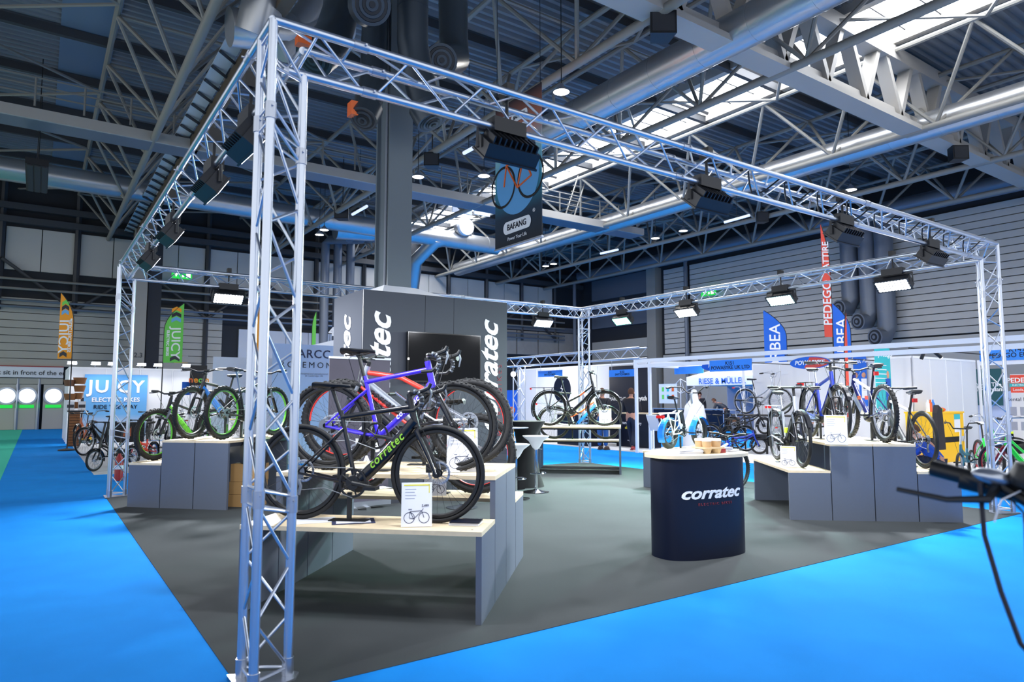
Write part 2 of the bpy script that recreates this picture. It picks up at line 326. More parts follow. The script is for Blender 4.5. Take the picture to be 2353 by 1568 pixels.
# deep cross girder carried by the column
GY = 5.85
t = thing('cross_girder', 'deep pale steel girder with wide web plates crossing the roof', 'girder', (0, 0, 0))
MB().bx((-12, GY-.3, 9.45), (32.4, GY+.3, 9.6)).build('bottom_flange', 'girder', t, False)
MB().bx((-12, GY-.06, 9.6), (32.4, GY+.06, 9.95)).build('bottom_web', 'girder', t, False)
MB().bx((-12, GY-.25, 11.3), (32.4, GY+.25, 11.7)).build('top_chord', 'girder', t, False)
x = -11.0; k = 0
while x < 32:
    for sx in (-1, 1):
        a = V((x, GY, 9.7)); c = V((x+sx*.75, GY, 11.4)); d = (c-a); X_, Y_ = YA, d.cross(YA).normalized()
        MB().box((a+c)/2, (.36, .16, d.length), (X_, Y_, d.normalized())).build('web_plate', 'girder', t, False)
    x += 1.9
text('number', '3', .45, 'darkgrey', t, AY(1993, 222, GY-.08), XA, ZA)
# catwalk
CY = 19.6
t = thing('catwalk', 'long steel catwalk with handrails hung under the roof', 'catwalk', (0, 0, 0))
MB().bx((-11, CY, 9.4), (23, CY+.9, 9.5)).build('deck', 'steelgrey', t, False); MB().bx((-11, CY-.08, 9.4), (23, CY, 9.72)).build('edge_beam', 'girder', t, False)
for z in (10.15, 10.4, 10.65): rod('handrail', (-11, CY, z), (23, CY, z), .025, 'rooftruss', t, 6)
for k in range(29): rod('rail_post', (-11+k*1.2, CY, 9.8), (-11+k*1.2, CY, 10.65), .03, 'rooftruss', t, 6)
t = thing('ladder', 'steel ladder rising from the catwalk to the roof', 'ladder', (18.2, CY+.2, 9.5))
for dx in (0, .5): rod('stile', (dx, 0, 0), (dx+.9, 0, 2.3), .035, 'rooftruss', t, 6)
for k in range(7): rod('rung', (.11*k, 0, .3*k+.2), (.5+.12*k, 0, .3*k+.2), .02, 'rooftruss', t, 6)
# ducts
def duct(name, label, pts, r, mat, rings=True, cap=None, group=None):
    pts = [V(p) for p in pts]; t = thing(name, label, 'duct', pts[0], group=group); q = [p-pts[0] for p in pts]
    MB().path(q, r, 20).build('duct_tube', mat, t)
    if rings:
        for a, c in zip(q, q[1:]):
            L = (c-a).length; n_ = int(L/1.5)
            for k in range(1, n_+1):
                p_ = a+(c-a)*(k/(n_+.5)); dd = (c-a).normalized()*.02
                rod('seam_ring', p_-dd, p_+dd, r*1.012, mat, t, 24)
    return t
duct('roof_duct', 'wide silver air duct running lengthwise under the skylight', [(11.75, -8, 9.8), (11.75, 14.6, 9.8)], .46, 'duct')
duct('roof_duct', 'bright silver duct hung right behind a tubular truss chord', [(20.95, -8, 9.75), (20.95, 34, 9.75)], .42, 'duct')
duct('roof_duct', 'long silver duct crossing in front of the far hall wall', [(-12, 28, 10.2), (20, 28, 10.0)], .45, 'duct')
duct('roof_duct', 'dull steel duct tucked along the right-hand hall wall', [(31.2, -8, 10.3), (31.2, 34, 10.3)], .3, 'steelgrey')
a = AY(770, 530, 30); c = AY(1000, 545, 30); t = duct('wall_duct', 'short silver header duct feeding three drop pipes', [a, c], .45, 'duct', False)
for i, px in enumerate((748, 777, 806)):
    p_ = AY(px, 560, 33); duct('drop_duct', 'ribbed grey drop duct on the far wall, %s the header' % ('leftmost under', 'middle one under', 'rightmost under')[i], [AY(px+55, 548, 30.3), AY(px+12, 552, 32.5), p_, (p_.x, 33, 1.2)], .24, 'steelgrey', True, group='far wall drop ducts')
t = thing('duct_cap', 'round white end plate on the far silver duct', 'duct', AY(1070, 522, 27.4))
MB().lathe([(0, -.12), (.45, -.12), (.45, .3)], 28, (0, 0, 0), 'Y').build('plate', 'white', t); MB().lathe([(.45, .1), (.5, .1), (.5, .4)], 28, (0, 0, 0), 'Y').build('collar', 'duct', t)
duct('wall_duct', 'bent silver branch duct below the round end plate', [AY(1075, 540, 28), AY(1000, 555, 28), AY(955, 600, 29.5), AY(945, 680, 31)], .38, 'duct', False)
for i, (px, pe, tx, ty) in enumerate(((1948, 690, 1948, 725), (1990, 720, 1972, 752), (2028, 755, 2020, 785))):
    a = AX(px, 520, WX-.6); e = AX(px, pe, WX-.6); e.y = a.y; f_ = V((WX-1.3, a.y+.25, e.z-.45))
    t = duct('wall_duct', 'ribbed vent pipe on the clad wall ending in a round nozzle, %s' % ('highest', 'middle', 'lowest')[i], [(a.x, a.y, 10.2), e, (WX-.75, a.y+.1, e.z-.4), f_], .42, 'steelgrey', True, group='clad wall vent pipes')
    dd = (f_-V((WX-.75, a.y+.1, e.z-.4))).normalized(); q = f_-V((a.x, a.y, 10.2))
    for r_ in (.36, .27, .18, .09): MB().tube(q-dd*.03, q+dd*.02*(5-r_*10), r_, r_*.93, 20).build('nozzle_ring', 'walldark' if r_ in (.36, .18) else 'steelgrey', t)
def nozzle(label, pts, r, face, mat='ductdark'):
    t = duct('nozzle_duct', label, pts, r, mat, True, group='dark ducts round the column'); q = V(pts[-1])-V(pts[0]); dd = V(face).normalized()
    MB().tube(q-dd*.15, q+dd*.12, r*1.05, r*1.0, 24).build('nozzle_barrel', mat, t)
    for k, r_ in enumerate((.9, .72, .54, .36, .18)): MB().tube(q+dd*(.1), q+dd*(.13+.015*k), r*r_, r*r_*.9, 20).build('nozzle_ring', 'black' if k % 2 == 0 else 'ductdark', t)
    return t
toc = (CP-V((4, 6, 6)))
nozzle('dark vertical duct by the column with a lower nozzle', [AY(950, -140, 5.1), AY(948, 100, 5.1), AY(960, 170, 5.1), AY(985, 265, 4.9)], .23, (.35, -.35, -1))
nozzle('dark duct whose ringed nozzle faces the stand', [AY(1040, -140, 6.9), AY(1042, 90, 6.9), AY(1045, 135, 6.7), AY(1012, 140, 6.1)], .27, (-.35, -1, -.45))
nozzle('dark ringed nozzle at the very top beside the column', [AY(880, -160, 4.9), AY(868, -40, 4.9), AY(850, 12, 4.6)], .26, (-.2, -1, -.5))
t = nozzle('dark duct elbow with an orange actuator hanging left of the column', [AY(862, -160, 5.75), AY(862, 60, 5.75), AY(858, 180, 5.6), AY(840, 262, 5.3)], .2, (-.5, -.4, -1)); MB().box(AY(812, 252, 5.3)-AY(862, -160, 5.75), (.12, .16, .2)).build('actuator', 'orange', t, False)
nozzle('dark ribbed duct elbow left of the ringed nozzles', [AY(790, -160, 7.0), AY(785, 20, 7.0), AY(765, 85, 6.7), AY(730, 125, 6.2)], .3, (-.6, -.3, -.8))
MB().box(AY(697, 96, 6), (.2, .16, .13)).build('actuator_box', 'orange', None, False, label='small orange actuator box on the dark duct elbow', cat='actuator')
duct('roof_duct', 'pale silver duct elbow at the top near the truss corner', [AY(640, -150, 10), AY(600, 30, 10.4), AY(588, 78, 10.6)], .42, 'duct'); duct('roof_duct', 'pale silver cross duct near the truss corner', [AY(527, 62, 11), AY(640, 78, 11), AY(790, 60, 11.5)], .4, 'duct')
duct('roof_duct', 'slim pale duct rising beside the truss corner', [AY(640, 120, 11), AY(770, -60, 11)], .28, 'duct')
# gutter with slats on the left side of the roof
t = thing('roof_gutter', 'brown roof gutter lined with pale louvre slats', 'gutter', (2.75, 0, 0))
MB().bx((-.08, -8, 9.4), (.18, 35, 9.75)).build('trough', 'gutter', t, False); MB().bx((-.5, -8, 9.8), (-.1, 35, 9.84)).build('backing', 'wallwhite', t, False)
for k in range(48): rod('louvre_slat', (-.5, -7.5+k*.9, 9.76), (-.1, -7.2+k*.9, 9.7), .05, 'roofdark', t, 4)
# column
t = thing('steel_column', 'tall grey steel column rising out of the dark clad box', 'column', (3.42, 5.85, 0))
MB().bx((-.14, -.22, 0), (.14, .22, 9.5)).build('shaft', 'colgrey', t, False); MB().bx((-.19, -.25, 0), (.19, -.21, 9.5)).build('flange', 'colgrey', t, False); MB().bx((-.19, .21, 0), (.19, .25, 9.5)).build('flange', 'colgrey', t, False)
rod('conduit', (-.17, -.1, 2.9), (-.17, -.1, 9.4), .022, 'steelgrey', t)
# lamps and gear under the roof
def pendant(label, px, py, z=8.8, r=.2):
    p_ = G(px, py, z); t = thing('pendant_lamp', label, 'lamp', p_, group='hall pendant lamps')
    MB().lathe([(.03, .22), (.06, .16), (r*.8, .05), (r, 0)], 20).build('shade', 'silver', t); MB().lathe([(0, .0), (r*.93, .0)], 20).build('lens', 'pendant', t); rod('cord', (0, 0, .2), (0, 0, 12.06-z), .012, 'black', t, 6)
    L = bpy.data.lights.new('pendant_beam', 'AREA'); L.shape = 'DISK'; L.size = r*1.6; L.energy = PEND_W; L.color = (1, .95, .88); o = bpy.data.objects.new('pendant_beam', L); col.objects.link(o); o.parent = t; o.location = (0, 0, -.02)
for lab, px, py in (('by the large silver duct', 1290, 212), ('beyond the column over the catwalk', 1112, 405), ('left one of a pair by the header duct', 734, 540), ('right one of a pair by the header duct', 745, 529), ('left one below the bright silver duct', 1506, 548), ('right one below the bright silver duct', 1570, 531), ('left one of the pair near the hall corner', 1254, 612), ('right one of the pair near the hall corner', 1272, 607), ('above the front truss near the clad wall', 1955, 437), ('above the catwalk rail left', 961, 407)):
    pendant('round white pendant lamp ' + lab, px, py, 8.8 if py < 500 else 9.0)
def speaker(label, px, py, z, s=.45):
    p_ = G(px, py, z); t = thing('loudspeaker', label, 'speaker', p_, math.radians(-35), group='roof loudspeakers')
    MB().prism([(-s/2, -s*.4), (s/2, -s*.4), (s*.35, s*.4), (-s*.35, s*.4)], 0, s*.9).build('cabinet', 'black', t, False); MB().bx((-s*.42, -s*.42, .04), (s*.42, -s*.4, s*.8)).build('grille', 'darkgrey', t, False); rod('hanger', (0, 0, s*.9), (0, 0, (9.5 if abs(p_.y-GY) < .3 else 12.0)-z), .02, 'black', t, 6)
speaker('black loudspeaker hung below the pale girder', 1520, 88, 9.0, .55); speaker('black loudspeaker hung above the catwalk', 993, 385, 9.0, .5); speaker('black loudspeaker near the header duct', 787, 505, 9.2, .6); speaker('black loudspeaker hanging under the front truss lamp line', 1750, 512, 9.2, .5); speaker('black loudspeaker at the pale girder end', 2200, 370, 9.0, .5)
p_ = G(103, 385, 8.6); t = thing('heater', 'long black radiant heater hanging at the left of the roof', 'heater', p_)
MB().bx((-.5, -.15, 0), (.1, 3.2, .2)).build('casing', 'black', t, False)
for k in range(3): MB().bx((-.45+k*.19, -.1, -.04), (-.3+k*.19, 3.1, 0)).build('reflector', 'darkgrey', t, False)
for y in (0, 3): rod('hanger', (-.2, y, .2), (-.2, y, 3.7), .015, 'black', t, 5)
for lab, px0, py0, px1, py1 in (('below the bright silver duct', 1665, 511, 1722, 495), ('near the far roof corner', 1380, 583, 1420, 574), ('by the black loudspeaker', 810, 493, 843, 474), ('above the catwalk', 1066, 352, 1088, 340)):
    a, c = G(px0, py0, 9.2), G(px1, py1, 9.2); o = MB().tube((0, 0, 0), c-a, .06, .06, 8).build('tube_lamp', 'tubelamp', None, loc=a, label='slim white tube lamp hanging ' + lab, cat='lamp', group='tube lamps'); rod('hanger', (c-a)*.5, (c-a)*.5+V((0, 0, 2.8)), .01, 'black', o, 5)
for i, (px0, px1, y0, y1) in enumerate(((1040, 1085, 462, 486), (1090, 1126, 470, 492))):
    a, c = AY(px0, y1, 24), AY(px1, y0, 24); o = MB().bx((a.x, 24, a.z), (c.x, 24.06, c.z)).build('acoustic_board', 'white', None, False, label='white panel hung above the round duct plate, %s one' % ('wider', 'narrower')[i], cat='panel'); rod('hanger', ((a.x+c.x)/2, 24.03, c.z), ((a.x+c.x)/2, 24.03, 12.0), .01, 'black', o, 5)
def exitsign(label, c, X, w_=.95):
    t = thing('exit_sign', label, 'sign', c); Y_ = ZA; N = X.cross(ZA)
    MB().box((0, 0, 0), (w_, .06, .42), (X, N, ZA)).build('panel', 'exit', t, False)
    for x0, x1, z0, z1 in ((-.38, -.12, .0, .05), (-.3, -.24, -.1, .1), (.0, .1, -.12, .0), (.2, .4, -.14, .1)): MB().box(X*((x0+x1)/2)+ZA*((z0+z1)/2)+N*.035, (x1-x0, .01, z1-z0), (X, N, ZA)).build('pictogram', 'exitwhite', t, False)
    rod('bracket', (0, 0, 0), N*-1.6, .03, 'black', t, 6)
exitsign('green exit sign above the white sheet wall panels', AY(418, 632, WY-1.5), XA); exitsign('green exit sign on the clad wall by the drain pipe', AX(1628, 672, WX-.5), YA*-1, 1.1)
# hanging banner
BX = 8.0; y0, y1 = 8.09, 9.95; z0, z1 = 5.06, 8.55
t = thing('hanging_banner', 'dark blue-orange hanging banner with a road bike and a white pill logo', 'banner', (BX, y0, z0))
MB().bx((0, 0, 0), (.02, y1-y0, z1-z0)).build('cloth', 'bannerart', t, False); MB().bx((-.02, -.02, -.04), (.04, y1-y0+.02, 0)).build('bottom_bar', 'silver', t, False)
yc = (y1-y0)/2; MX = YA*-1
pill = [(.42*math.copysign(1, math.cos(a))*1 + .13*math.cos(a), .15*math.sin(a)) for a in [PI/2+1e-3-i*PI/10 for i in range(10)]+[-PI/2-1e-3-i*PI/10 for i in range(10)]]
MB().prism(pill, 0, .008, (V((-.012, yc, .42)), MX, ZA, XA*-1)).build('logo_pill', 'white', t, False); text('logo', 'BAFANG', .2, 'navy', t, (-.024, yc, .42), MX, ZA, .004); text('tagline', 'Power Your Life', .115, 'white', t, (-.012, yc, .15), MX, ZA); text('mark', '®', .12, 'white', t, (-.012, yc-.66, .62), MX, ZA)
MB().prism([(p_[0]*.6, p_[1]*.7) for p_ in pill], 0, .008, (V((-.012, yc-.1, 3.0)), MX, ZA, XA*-1)).build('logo_pill', 'white', t, False); text('logo', 'BAFANG', .12, 'navy', t, (-.024, yc-.1, 3.0), MX, ZA, .003); text('slogan', 'we are\nebike', .2, 'white', t, (-.012, yc-.1, 2.68), MX, ZA, .006)
MB().lathe([(0, 0), (.86, 0)], 40, (0, 0, 0), 'Y').build('art_disc', 'posterblue', t, loc=(-.006, yc, 1.55), rot=(0, 0, PI/2))
for cy, r_ in ((.4, .48), (1.5, .48)):
    w_ = MB().torus((0, 0, 0), r_, .03, 40, 4, .004).build('printed_wheel', 'black', t, loc=(-.014, cy, 1.45), rot=(0, 0, PI/2))
for a, c in (((1.5, 1.45), (.95, 1.3)), ((.95, 1.3), (.5, 1.95)), ((.5, 1.95), (1.2, 1.95)), ((1.2, 1.95), (.95, 1.3)), ((.5, 1.95), (.4, 1.45)), ((1.5, 1.45), (1.2, 1.95))): rod('printed_tube', (-.014, yc*2-a[0], a[1]), (-.014, yc*2-c[0], c[1]), .022, 'orange', t, 6)
for y in (.05, y1-y0-.05): rod('hanging_wire', (.01, y, z1-z0), (.01, y, 12.0-z0), .008, 'black', t, 5)
# ================================================================== truss rig of the stand
def lace(t, a0, a1, c0, c1, n_, ph, r=.0085):
    for k in range(n_):
        u0, u1 = k/n_, (k+1)/n_
        p0, p1 = (a0.lerp(a1, u0), c0.lerp(c1, u1)) if (k+ph) % 2 == 0 else (c0.lerp(c1, u0), a0.lerp(a1, u1))
        rod('brace', p0, p1, r, 'alu', t, 8)
def truss(name, label, chords, secs, rungs=True, group=None, r=.025, hp=.28, rb=.0085, loc=(0, 0, 0)):
    # chords: three (start, end); secs: split positions 0..1 where sections are coupled
    t = thing(name, label, 'truss', loc, group=group); L0 = V(loc); ch = [(V(a)-L0, V(c)-L0) for a, c in chords]
    for a, c in ch: rod('chord', a, c, r, 'alu', t, 14)
    Lm = (ch[0][1]-ch[0][0]).length
    for s0, s1 in zip(secs, secs[1:]):
        g = .045/Lm
        pts = [(a.lerp(c, s0+g), a.lerp(c, s1-g)) for a, c in ch]; n_ = max(2, round((s1-s0)*Lm/hp))
        for i, j, ph in ((0, 1, 0), (1, 2, 0), (2, 0, 0)):
            lace(t, pts[i][0], pts[i][1], pts[j][0], pts[j][1], n_, ph, rb)
            if rungs:
                for q in (0, 1): rod('rung', pts[i][q], pts[j][q], rb, 'alu', t, 8)
    for s0 in secs[1:-1]:
        for a, c in ch: p_ = a.lerp(c, s0); d = (c-a).normalized(); rod('coupler', p_-d*.045, p_+d*.045, r*1.22, 'silver', t, 14); rod('pin', p_+d*.02-frame_of(d)[0]*.045, p_+d*.02+frame_of(d)[0]*.045, .007, 'silver', t, 6)
    return t
def tower(label, cx, cy, sx, sy):
    ch = [((cx, cy, .012), (cx, cy, H)), ((cx, cy+sy*S, .012), (cx, cy+sy*S, H)), ((cx+sx*Q, cy+sy*S/2, .012), (cx+sx*Q, cy+sy*S/2, H-Q))]
    t = truss('truss_tower', label, ch, (0, .27, .855, 1), group='triangular truss towers', loc=(cx, cy, .004))
    pl = [(-.06*sx, -.06*sy), (Q*sx+.02*sx, S/2*sy-.07*sy), (Q*sx+.06*sx, S/2*sy), (Q*sx+.02*sx, S/2*sy+.07*sy), (-.06*sx, S*sy+.06*sy)]
    if sx*sy < 0: pl = pl[::-1]
    MB().prism(pl, 0, .01).build('base_plate', 'silver', t, False)
    for x, y in ((0, 0), (0, sy*S), (sx*Q, sy*S/2)): rod('foot_sleeve', (x, y, .008), (x, y, .1), .031, 'silver', t, 14)
    return t
tower('triangular aluminium truss tower standing at the stand corner by the black road bike', 0, 0, 1, 1)
tower('triangular truss tower at the corner beside the green-rimmed mountain bikes', 0, D, 1, -1)
tower('triangular truss tower at the corner beside the green cruiser bike', W, 0, -1, 1)
tower('triangular truss tower at the far corner behind the step-through bike', W, D, -1, -1)
def secs(L): k = max(1, round((L-1.0)/2.9)); return [0, .5/L]+[(.5+(L-1)*i/k)/L for i in range(1, k)]+[1-.5/L, 1]
g_ = 'horizontal stand trusses'
truss('truss_beam', 'aluminium truss beam along the stand front above the black counter', [((0, 0, H), (W, 0, H)), ((S, S, H), (W-S, S, H)), ((S/2, S/2, H-Q), (W-S/2, S/2, H-Q))], secs(W), False, g_)
truss('truss_beam', 'aluminium truss beam running back over the left aisle edge', [((0, 0, H), (0, D, H)), ((S, S, H), (S, D-S, H)), ((S/2, S/2, H-Q), (S/2, D-S/2, H-Q))], secs(D), False, g_)
truss('truss_beam', 'aluminium truss beam at the back behind the dark clad box', [((0, D, H), (W, D, H)), ((S, D-S, H), (W-S, D-S, H)), ((S/2, D-S/2, H-Q), (W-S/2, D-S/2, H-Q))], secs(W), False, g_)
truss('truss_beam', 'aluminium truss beam facing the booths across the aisle with lit lamps', [((W, 0, H), (W, D, H)), ((W-S, S, H), (W-S, D-S, H)), ((W-S/2, S/2, H-Q), (W-S/2, D-S/2, H-Q))], secs(D), False, g_)
# ---- LED wash lights on the trusses
def wash(label, pos, aim, mat, watt, colr, tilt=50, s=1.0):
    aim = V((aim[0], aim[1], 0)).normalized(); X = aim.cross(ZA)      # fixture width runs along the truss
    t = thing('wash_light', label, 'lamp', pos, group='LED wash lights on the trusses')
    a = math.radians(tilt); N = (aim*math.cos(a)-ZA*math.sin(a)); Y_ = N.cross(X)     # N = beam direction
    rod('clamp', (0, 0, .02), (0, 0, .34), .012, 'black', t, 8); MB().box((0, 0, .34), (.06, .1, .1), (X, aim, ZA)).build('hook', 'black', t, False)
    c = V((0, 0, -.1))
    MB().path([X*-.27*s+c, X*-.27*s+ZA*.03, X*.27*s+ZA*.03, X*.27*s+c], .014, 6).build('yoke', 'lampbody', t)
    MB().box(c-N*.02, (.48*s, .19*s, .1), (X, Y_, N)).build('housing', 'lampbody', t, False)
    for k in range(9): MB().box(c-N*.09+X*((k-4)*.05*s), (.012, .17*s, .06), (X, Y_, N)).build('cooling_fin', 'lampbody', t, False)
    MB().box(c+N*.035, (.5*s, .22*s, .015), (X, Y_, N)).build('bezel', 'lampbody', t, False)
    p = MB()
    for i in range(10):
        for j in range(4): q = c+N*.046+X*((i-4.5)*.045*s)+Y_*((j-1.5)*.046*s); p.tube(q-N*.004, q, .024*s, .022*s, 8)
    p.build('led_grid', mat, t, kind='stuff')
    MB().box((0, 0, .08), (.3*s, .1, .1), (X, aim, ZA)).build('driver_box', 'lampbody', t, False)
    L = bpy.data.lights.new('wash_beam', 'AREA'); L.shape = 'RECTANGLE'; L.size = .44*s; L.size_y = .18*s; L.energy = watt; L.color = colr; L.spread = math.radians(115)
    o = bpy.data.objects.new('wash_beam', L); col.objects.link(o); o.parent = t; o.matrix_local = axm(c+N*.06, X*-1, Y_, N*-1)
zl = H-Q-.07
WHT = (.92, .95, 1); GRN = (.35, 1, .62); CYN = (.6, 1, .92)
for i, (x, lab) in enumerate(((1.62, 'by the stand corner'), (3.72, 'above the counter'), (5.88, 'before the orange feather flag'), (7.82, 'by the right-hand tower'))): wash('black LED wash light seen from behind on the front truss ' + lab, (x, S/2, zl), (0, 1), 'led_white', LAMP_W*.55, WHT, 50, .88)
for y, lab in ((.95, 'next to the near tower'), (2.1, 'second from the near tower'), (4.1, 'third from the near tower'), (5.75, 'near the far left tower')): wash('black LED wash light on the left truss ' + lab, (S/2, y, zl), (1, .05), 'led_white', LAMP_W*.5, WHT, 33, .8)
for x, lab in ((1.59, 'above the green-rimmed bikes'), (8.2, 'near the far corner tower')): wash('lit white LED wash light on the back truss ' + lab, (x, D-S/2, zl), (0, -1), 'led_white', LAMP_W*3, WHT, 45)
for y, m, lab, c_, k_ in ((6.98, 'led_green', 'green-lit LED wash light hanging near the far tower', GRN, .8), (5.21, 'led_white', 'white-lit LED wash light between the green one and the cyan one', WHT, 1), (3.15, 'led_cyan', 'cyan-lit LED wash light on the truss facing the aisle', CYN, 1), (1.3, 'led_white', 'white-lit LED wash light next to the right-hand tower', WHT, 1)): wash(lab, (W-S/2, y, zl), (-1, 0), m, LAMP_W*k_*3, c_, 48)
for i in range(9):       # cables draped on the front beam
    x = 4.2+i*.55; pts = [(x, .05, H+.02), (x+.12, .12, H-.1), (x+.2, .15, H-Q+.02), (x+.33, .1, H-.12), (x+.5, .04, H+.02)]
    MB().path(pts, .008, 6).build('power_cable', 'black', None, label='black power cable looped over the front truss beam', cat='cable', group='cables on the front beam')
# ================================================================== stepped display benches
def bench(o, lng, dep, hs, L, who, dd=.5):
    lng, dep = V((*lng, 0)).normalized(), V((*dep, 0)).normalized(); o = V((*o, .004)); out = []
    for k, h in enumerate(hs):
        p_ = o+dep*(k*dd); nm = 'low' if h < .7 else 'tall'; ps = ('first', 'second', 'third', 'last')[k] if len(hs) > 1 else 'single'
        t = thing('display_bench', '%s plywood-topped grey bench, %s step of the %s' % (nm, ps, who), 'bench', p_, group='plywood-topped display benches')
        MB().box(lng*(L/2)+dep*(dd/2)+ZA*(h-.004-.015), (L, dd-.006, .03), (lng, dep, ZA)).build('table_top', 'ply', t, False)
        for q in (.02, L-.02): MB().box(lng*q+dep*(dd/2)+ZA*((h-.034)/2), (.04, dd-.012, h-.034), (lng, dep, ZA)).build('end_panel', 'panelgrey', t, False)
        MB().box(lng*(L/2)+dep*(dd-.03)+ZA*(h-.06), (L-.08, .02, .05), (lng, dep, ZA)).build('back_rail', 'boxgrey', t, False)
        for q in (.08, L-.08):
            for e in (.08, dd-.08): rod('screw', lng*q+dep*e+ZA*(h-.0045), lng*q+dep*e+ZA*(h-.003), .008, 'steelgrey', t, 8)
        out.append(t)
    return out
UX, UY = V((.724, -.69, 0)), V((.69, .724, 0))
bench((1.488, .217), (-.724, .69), (.69, .724), (.6, .91, .91, .6), 1.72, 'display with the black road bike')
RL, RV = V((.645, .764, 0)), V((.764, -.645, 0))
bench((6.638, 1.349), RL[:2], RV[:2], (.6, .925, .925, .6), 1.68, 'display with the blue bikes')
LL, LV = V((.71, .704, 0)), V((.704, -.71, 0))
bench((.116, 7.09), LL[:2], LV[:2], (.6, .91, .91), 1.6, 'display with green-rimmed bikes')
bench((8.39, 6.09), (-.724, .69), (.69, .724), (.92, .92, .6), 1.72, 'display with the step-through bike')
c5 = V((.93, -.37, 0)); bench((7.56, 3.997), (.98, .2), (-.2, .98), (.6,), 1.7, 'platform under the white compact bike', .6)
# ---- dark clad box round the column
BX0, BX1, BY0, BY1, BZ = 2.73, 5.17, 5.3, 6.44, 3.0
t = thing('clad_box', 'tall dark grey box with white lettering built round the column', 'display box', ((BX0+BX1)/2, (BY0+BY1)/2, .004)); cx, cy = (BX0+BX1)/2, (BY0+BY1)/2
xs = [BX0, AY(977, 720, BY0).x, AY(1043, 720, BY0).x, BX1]
for a, c in zip(xs, xs[1:]): MB().bx((a-cx+.003, BY0-cy, 0), (c-cx-.003, BY0-cy+.03, BZ)).build('front_panel', 'boxgrey', t, False)
MB().bx((BX0-cx, BY0-cy+.032, 0), (BX0-cx+.03, BY1-cy, BZ)).build('side_panel', 'boxgrey_lit', t, False); MB().bx((BX1-cx-.03, BY0-cy+.032, 0), (BX1-cx, BY1-cy, BZ)).build('side_panel', 'boxgrey', t, False); MB().bx((BX0-cx+.03, BY1-cy-.03, 0), (BX1-cx-.03, BY1-cy, BZ)).build('rear_panel', 'boxgrey', t, False)
for px in (872, 1124):
    x = AY(px, 850, BY0).x-cx; text('brand_lettering', 'corratec', .5, 'white', t, (x, BY0-cy-.004, 1.78), ZA, XA*-1, .012, .35)
text('brand_lettering', 'corratec', .5, 'white', t, (BX0-cx-.004, AX(795, 850, BX0).y-cy, 1.78), ZA, YA, .012, .35)
for px in (983, 1148): text('small_lettering', 'ELECTRIC BIKES', .12, 'redtext', t, (AY(px, 900, BY0).x-cx, BY0-cy-.004, 1.35), ZA, XA*-1, 0, 0, 'CENTER', 1.6)
k = 3.42-cx; z = BZ
m = MB(); a = [(k-.35, -.45), (k+.75, -.45), (k+.75, .45), (k-.35, .45)]; c = [(k-.25, -.28), (k+.25, -.28), (k+.25, .28), (k-.25, .28)]
for i in range(4): j = (i+1) % 4; m.quad((*a[i], z+.01), (*a[j], z+.01), (*c[j], z+.14), (*c[i], z+.14))
m.build('dust_cover', 'offwhite', t, False)
x0, x1 = AY(932, 770, BY0).x, AY(1098, 775, BY0).x
t = thing('television', 'large black wall television on the dark clad box', 'television', ((x0+x1)/2, BY0-.06, 2.08)); hw = (x1-x0)/2
MB().bx((-hw, -.02, -.37), (hw, .03, .36)).build('casing', 'blackgloss', t, False); MB().bx((-hw+.015, -.024, -.345), (hw-.015, -.02, .345)).build('screen', 'screen', t, False); MB().bx((-.3, .03, -.2), (.3, .058, .2)).build('wall_mount', 'black', t, False); MB().bx((-hw+.0, -.03, -.05), (-hw+.02, -.02, -.02)).build('standby_light', 'pendant', t, False)
# roll-up banner in front of the box
xa, xb = AY(757, 830, 5.1).x, AY(896, 830, 5.1).x
t = thing('rollup_banner', 'dark grey roll-up banner with white lettering in front of the clad box', 'banner', ((xa+xb)/2, 5.1, .004)); hw = (xb-xa)/2
MB().bx((-hw, -.005, .1), (hw, .005, 2.0)).build('print', 'bannerdark', t, False); MB().bx((-hw-.01, -.015, 2.0), (hw+.01, .015, 2.03)).build('top_rail', 'silver', t, False); MB().bx((-hw-.02, -.06, .04), (hw+.02, .06, .1)).build('base', 'silver', t, False); MB().bx((-.12, -.15, 0), (-.06, .15, .04)).build('foot', 'chrome', t, False); MB().bx((.06, -.15, 0), (.12, .15, .04)).build('foot', 'chrome', t, False); rod('mast', (0, .03, .1), (0, .03, 2.0), .012, 'silver', t)
for s_, z, sz in (('till', 1.03, .26), ('bre', .83, .26), ('TAX', .62, .2)): text('lettering', s_, sz, 'white', t, (.12, -.008, z), XA, ZA, .008)
# ---- promo counter with bowed front
cdir = (cr*.9+V((cf.x, cf.y, 0)).normalized()*.44); cdir.z = 0; cdir.normalize(); cnor = V((cdir.y, -cdir.x, 0))   # cnor towards the viewer
cc = G(1652, 1285); cc = V((cc.x, cc.y, 0))-cnor*.27
def outline(a, b, n_=48, e=2.6): return [(a*math.copysign(abs(math.cos(t_))**(2/e), math.cos(t_)), b*math.copysign(abs(math.sin(t_))**(2/e), math.sin(t_))) for t_ in [2*PI*i/n_ for i in range(n_)]]
t = thing('promo_counter', 'navy bow-fronted promo counter with white lettering and a wooden top', 'counter', cc+ZA*.004); ax = (V((0, 0, 0)), cdir, cnor*-1, ZA)
MB().prism(outline(.49, .27), 0, .92, ax).build('body', 'navy', t); MB().prism(outline(.545, .31), .92, .95, ax).build('counter_top', 'ply', t)
def fronty(u, a=.49, b=.27, e=2.6): return b*(max(0, 1-abs(u/a)**e))**(1/e)
def cwrap(co, u0=.2, z0=.62):
    u = u0+co.x*1.3; return cdir*u+cnor*(fronty(min(u, .485))+.003+co.z)+ZA*(z0+co.y)
text('brand_lettering', 'corratec', .15, 'white', t, (0, 0, 0), XA, ZA, .004, .35, wrap=lambda co: cwrap(co, -.05, .6))
text('small_lettering', 'ELECTRIC BIKES', .032, 'redtext', t, (0, 0, 0), XA, ZA, 0, 0, 'CENTER', 1.4, wrap=lambda co: cwrap(co, -.02, .5))
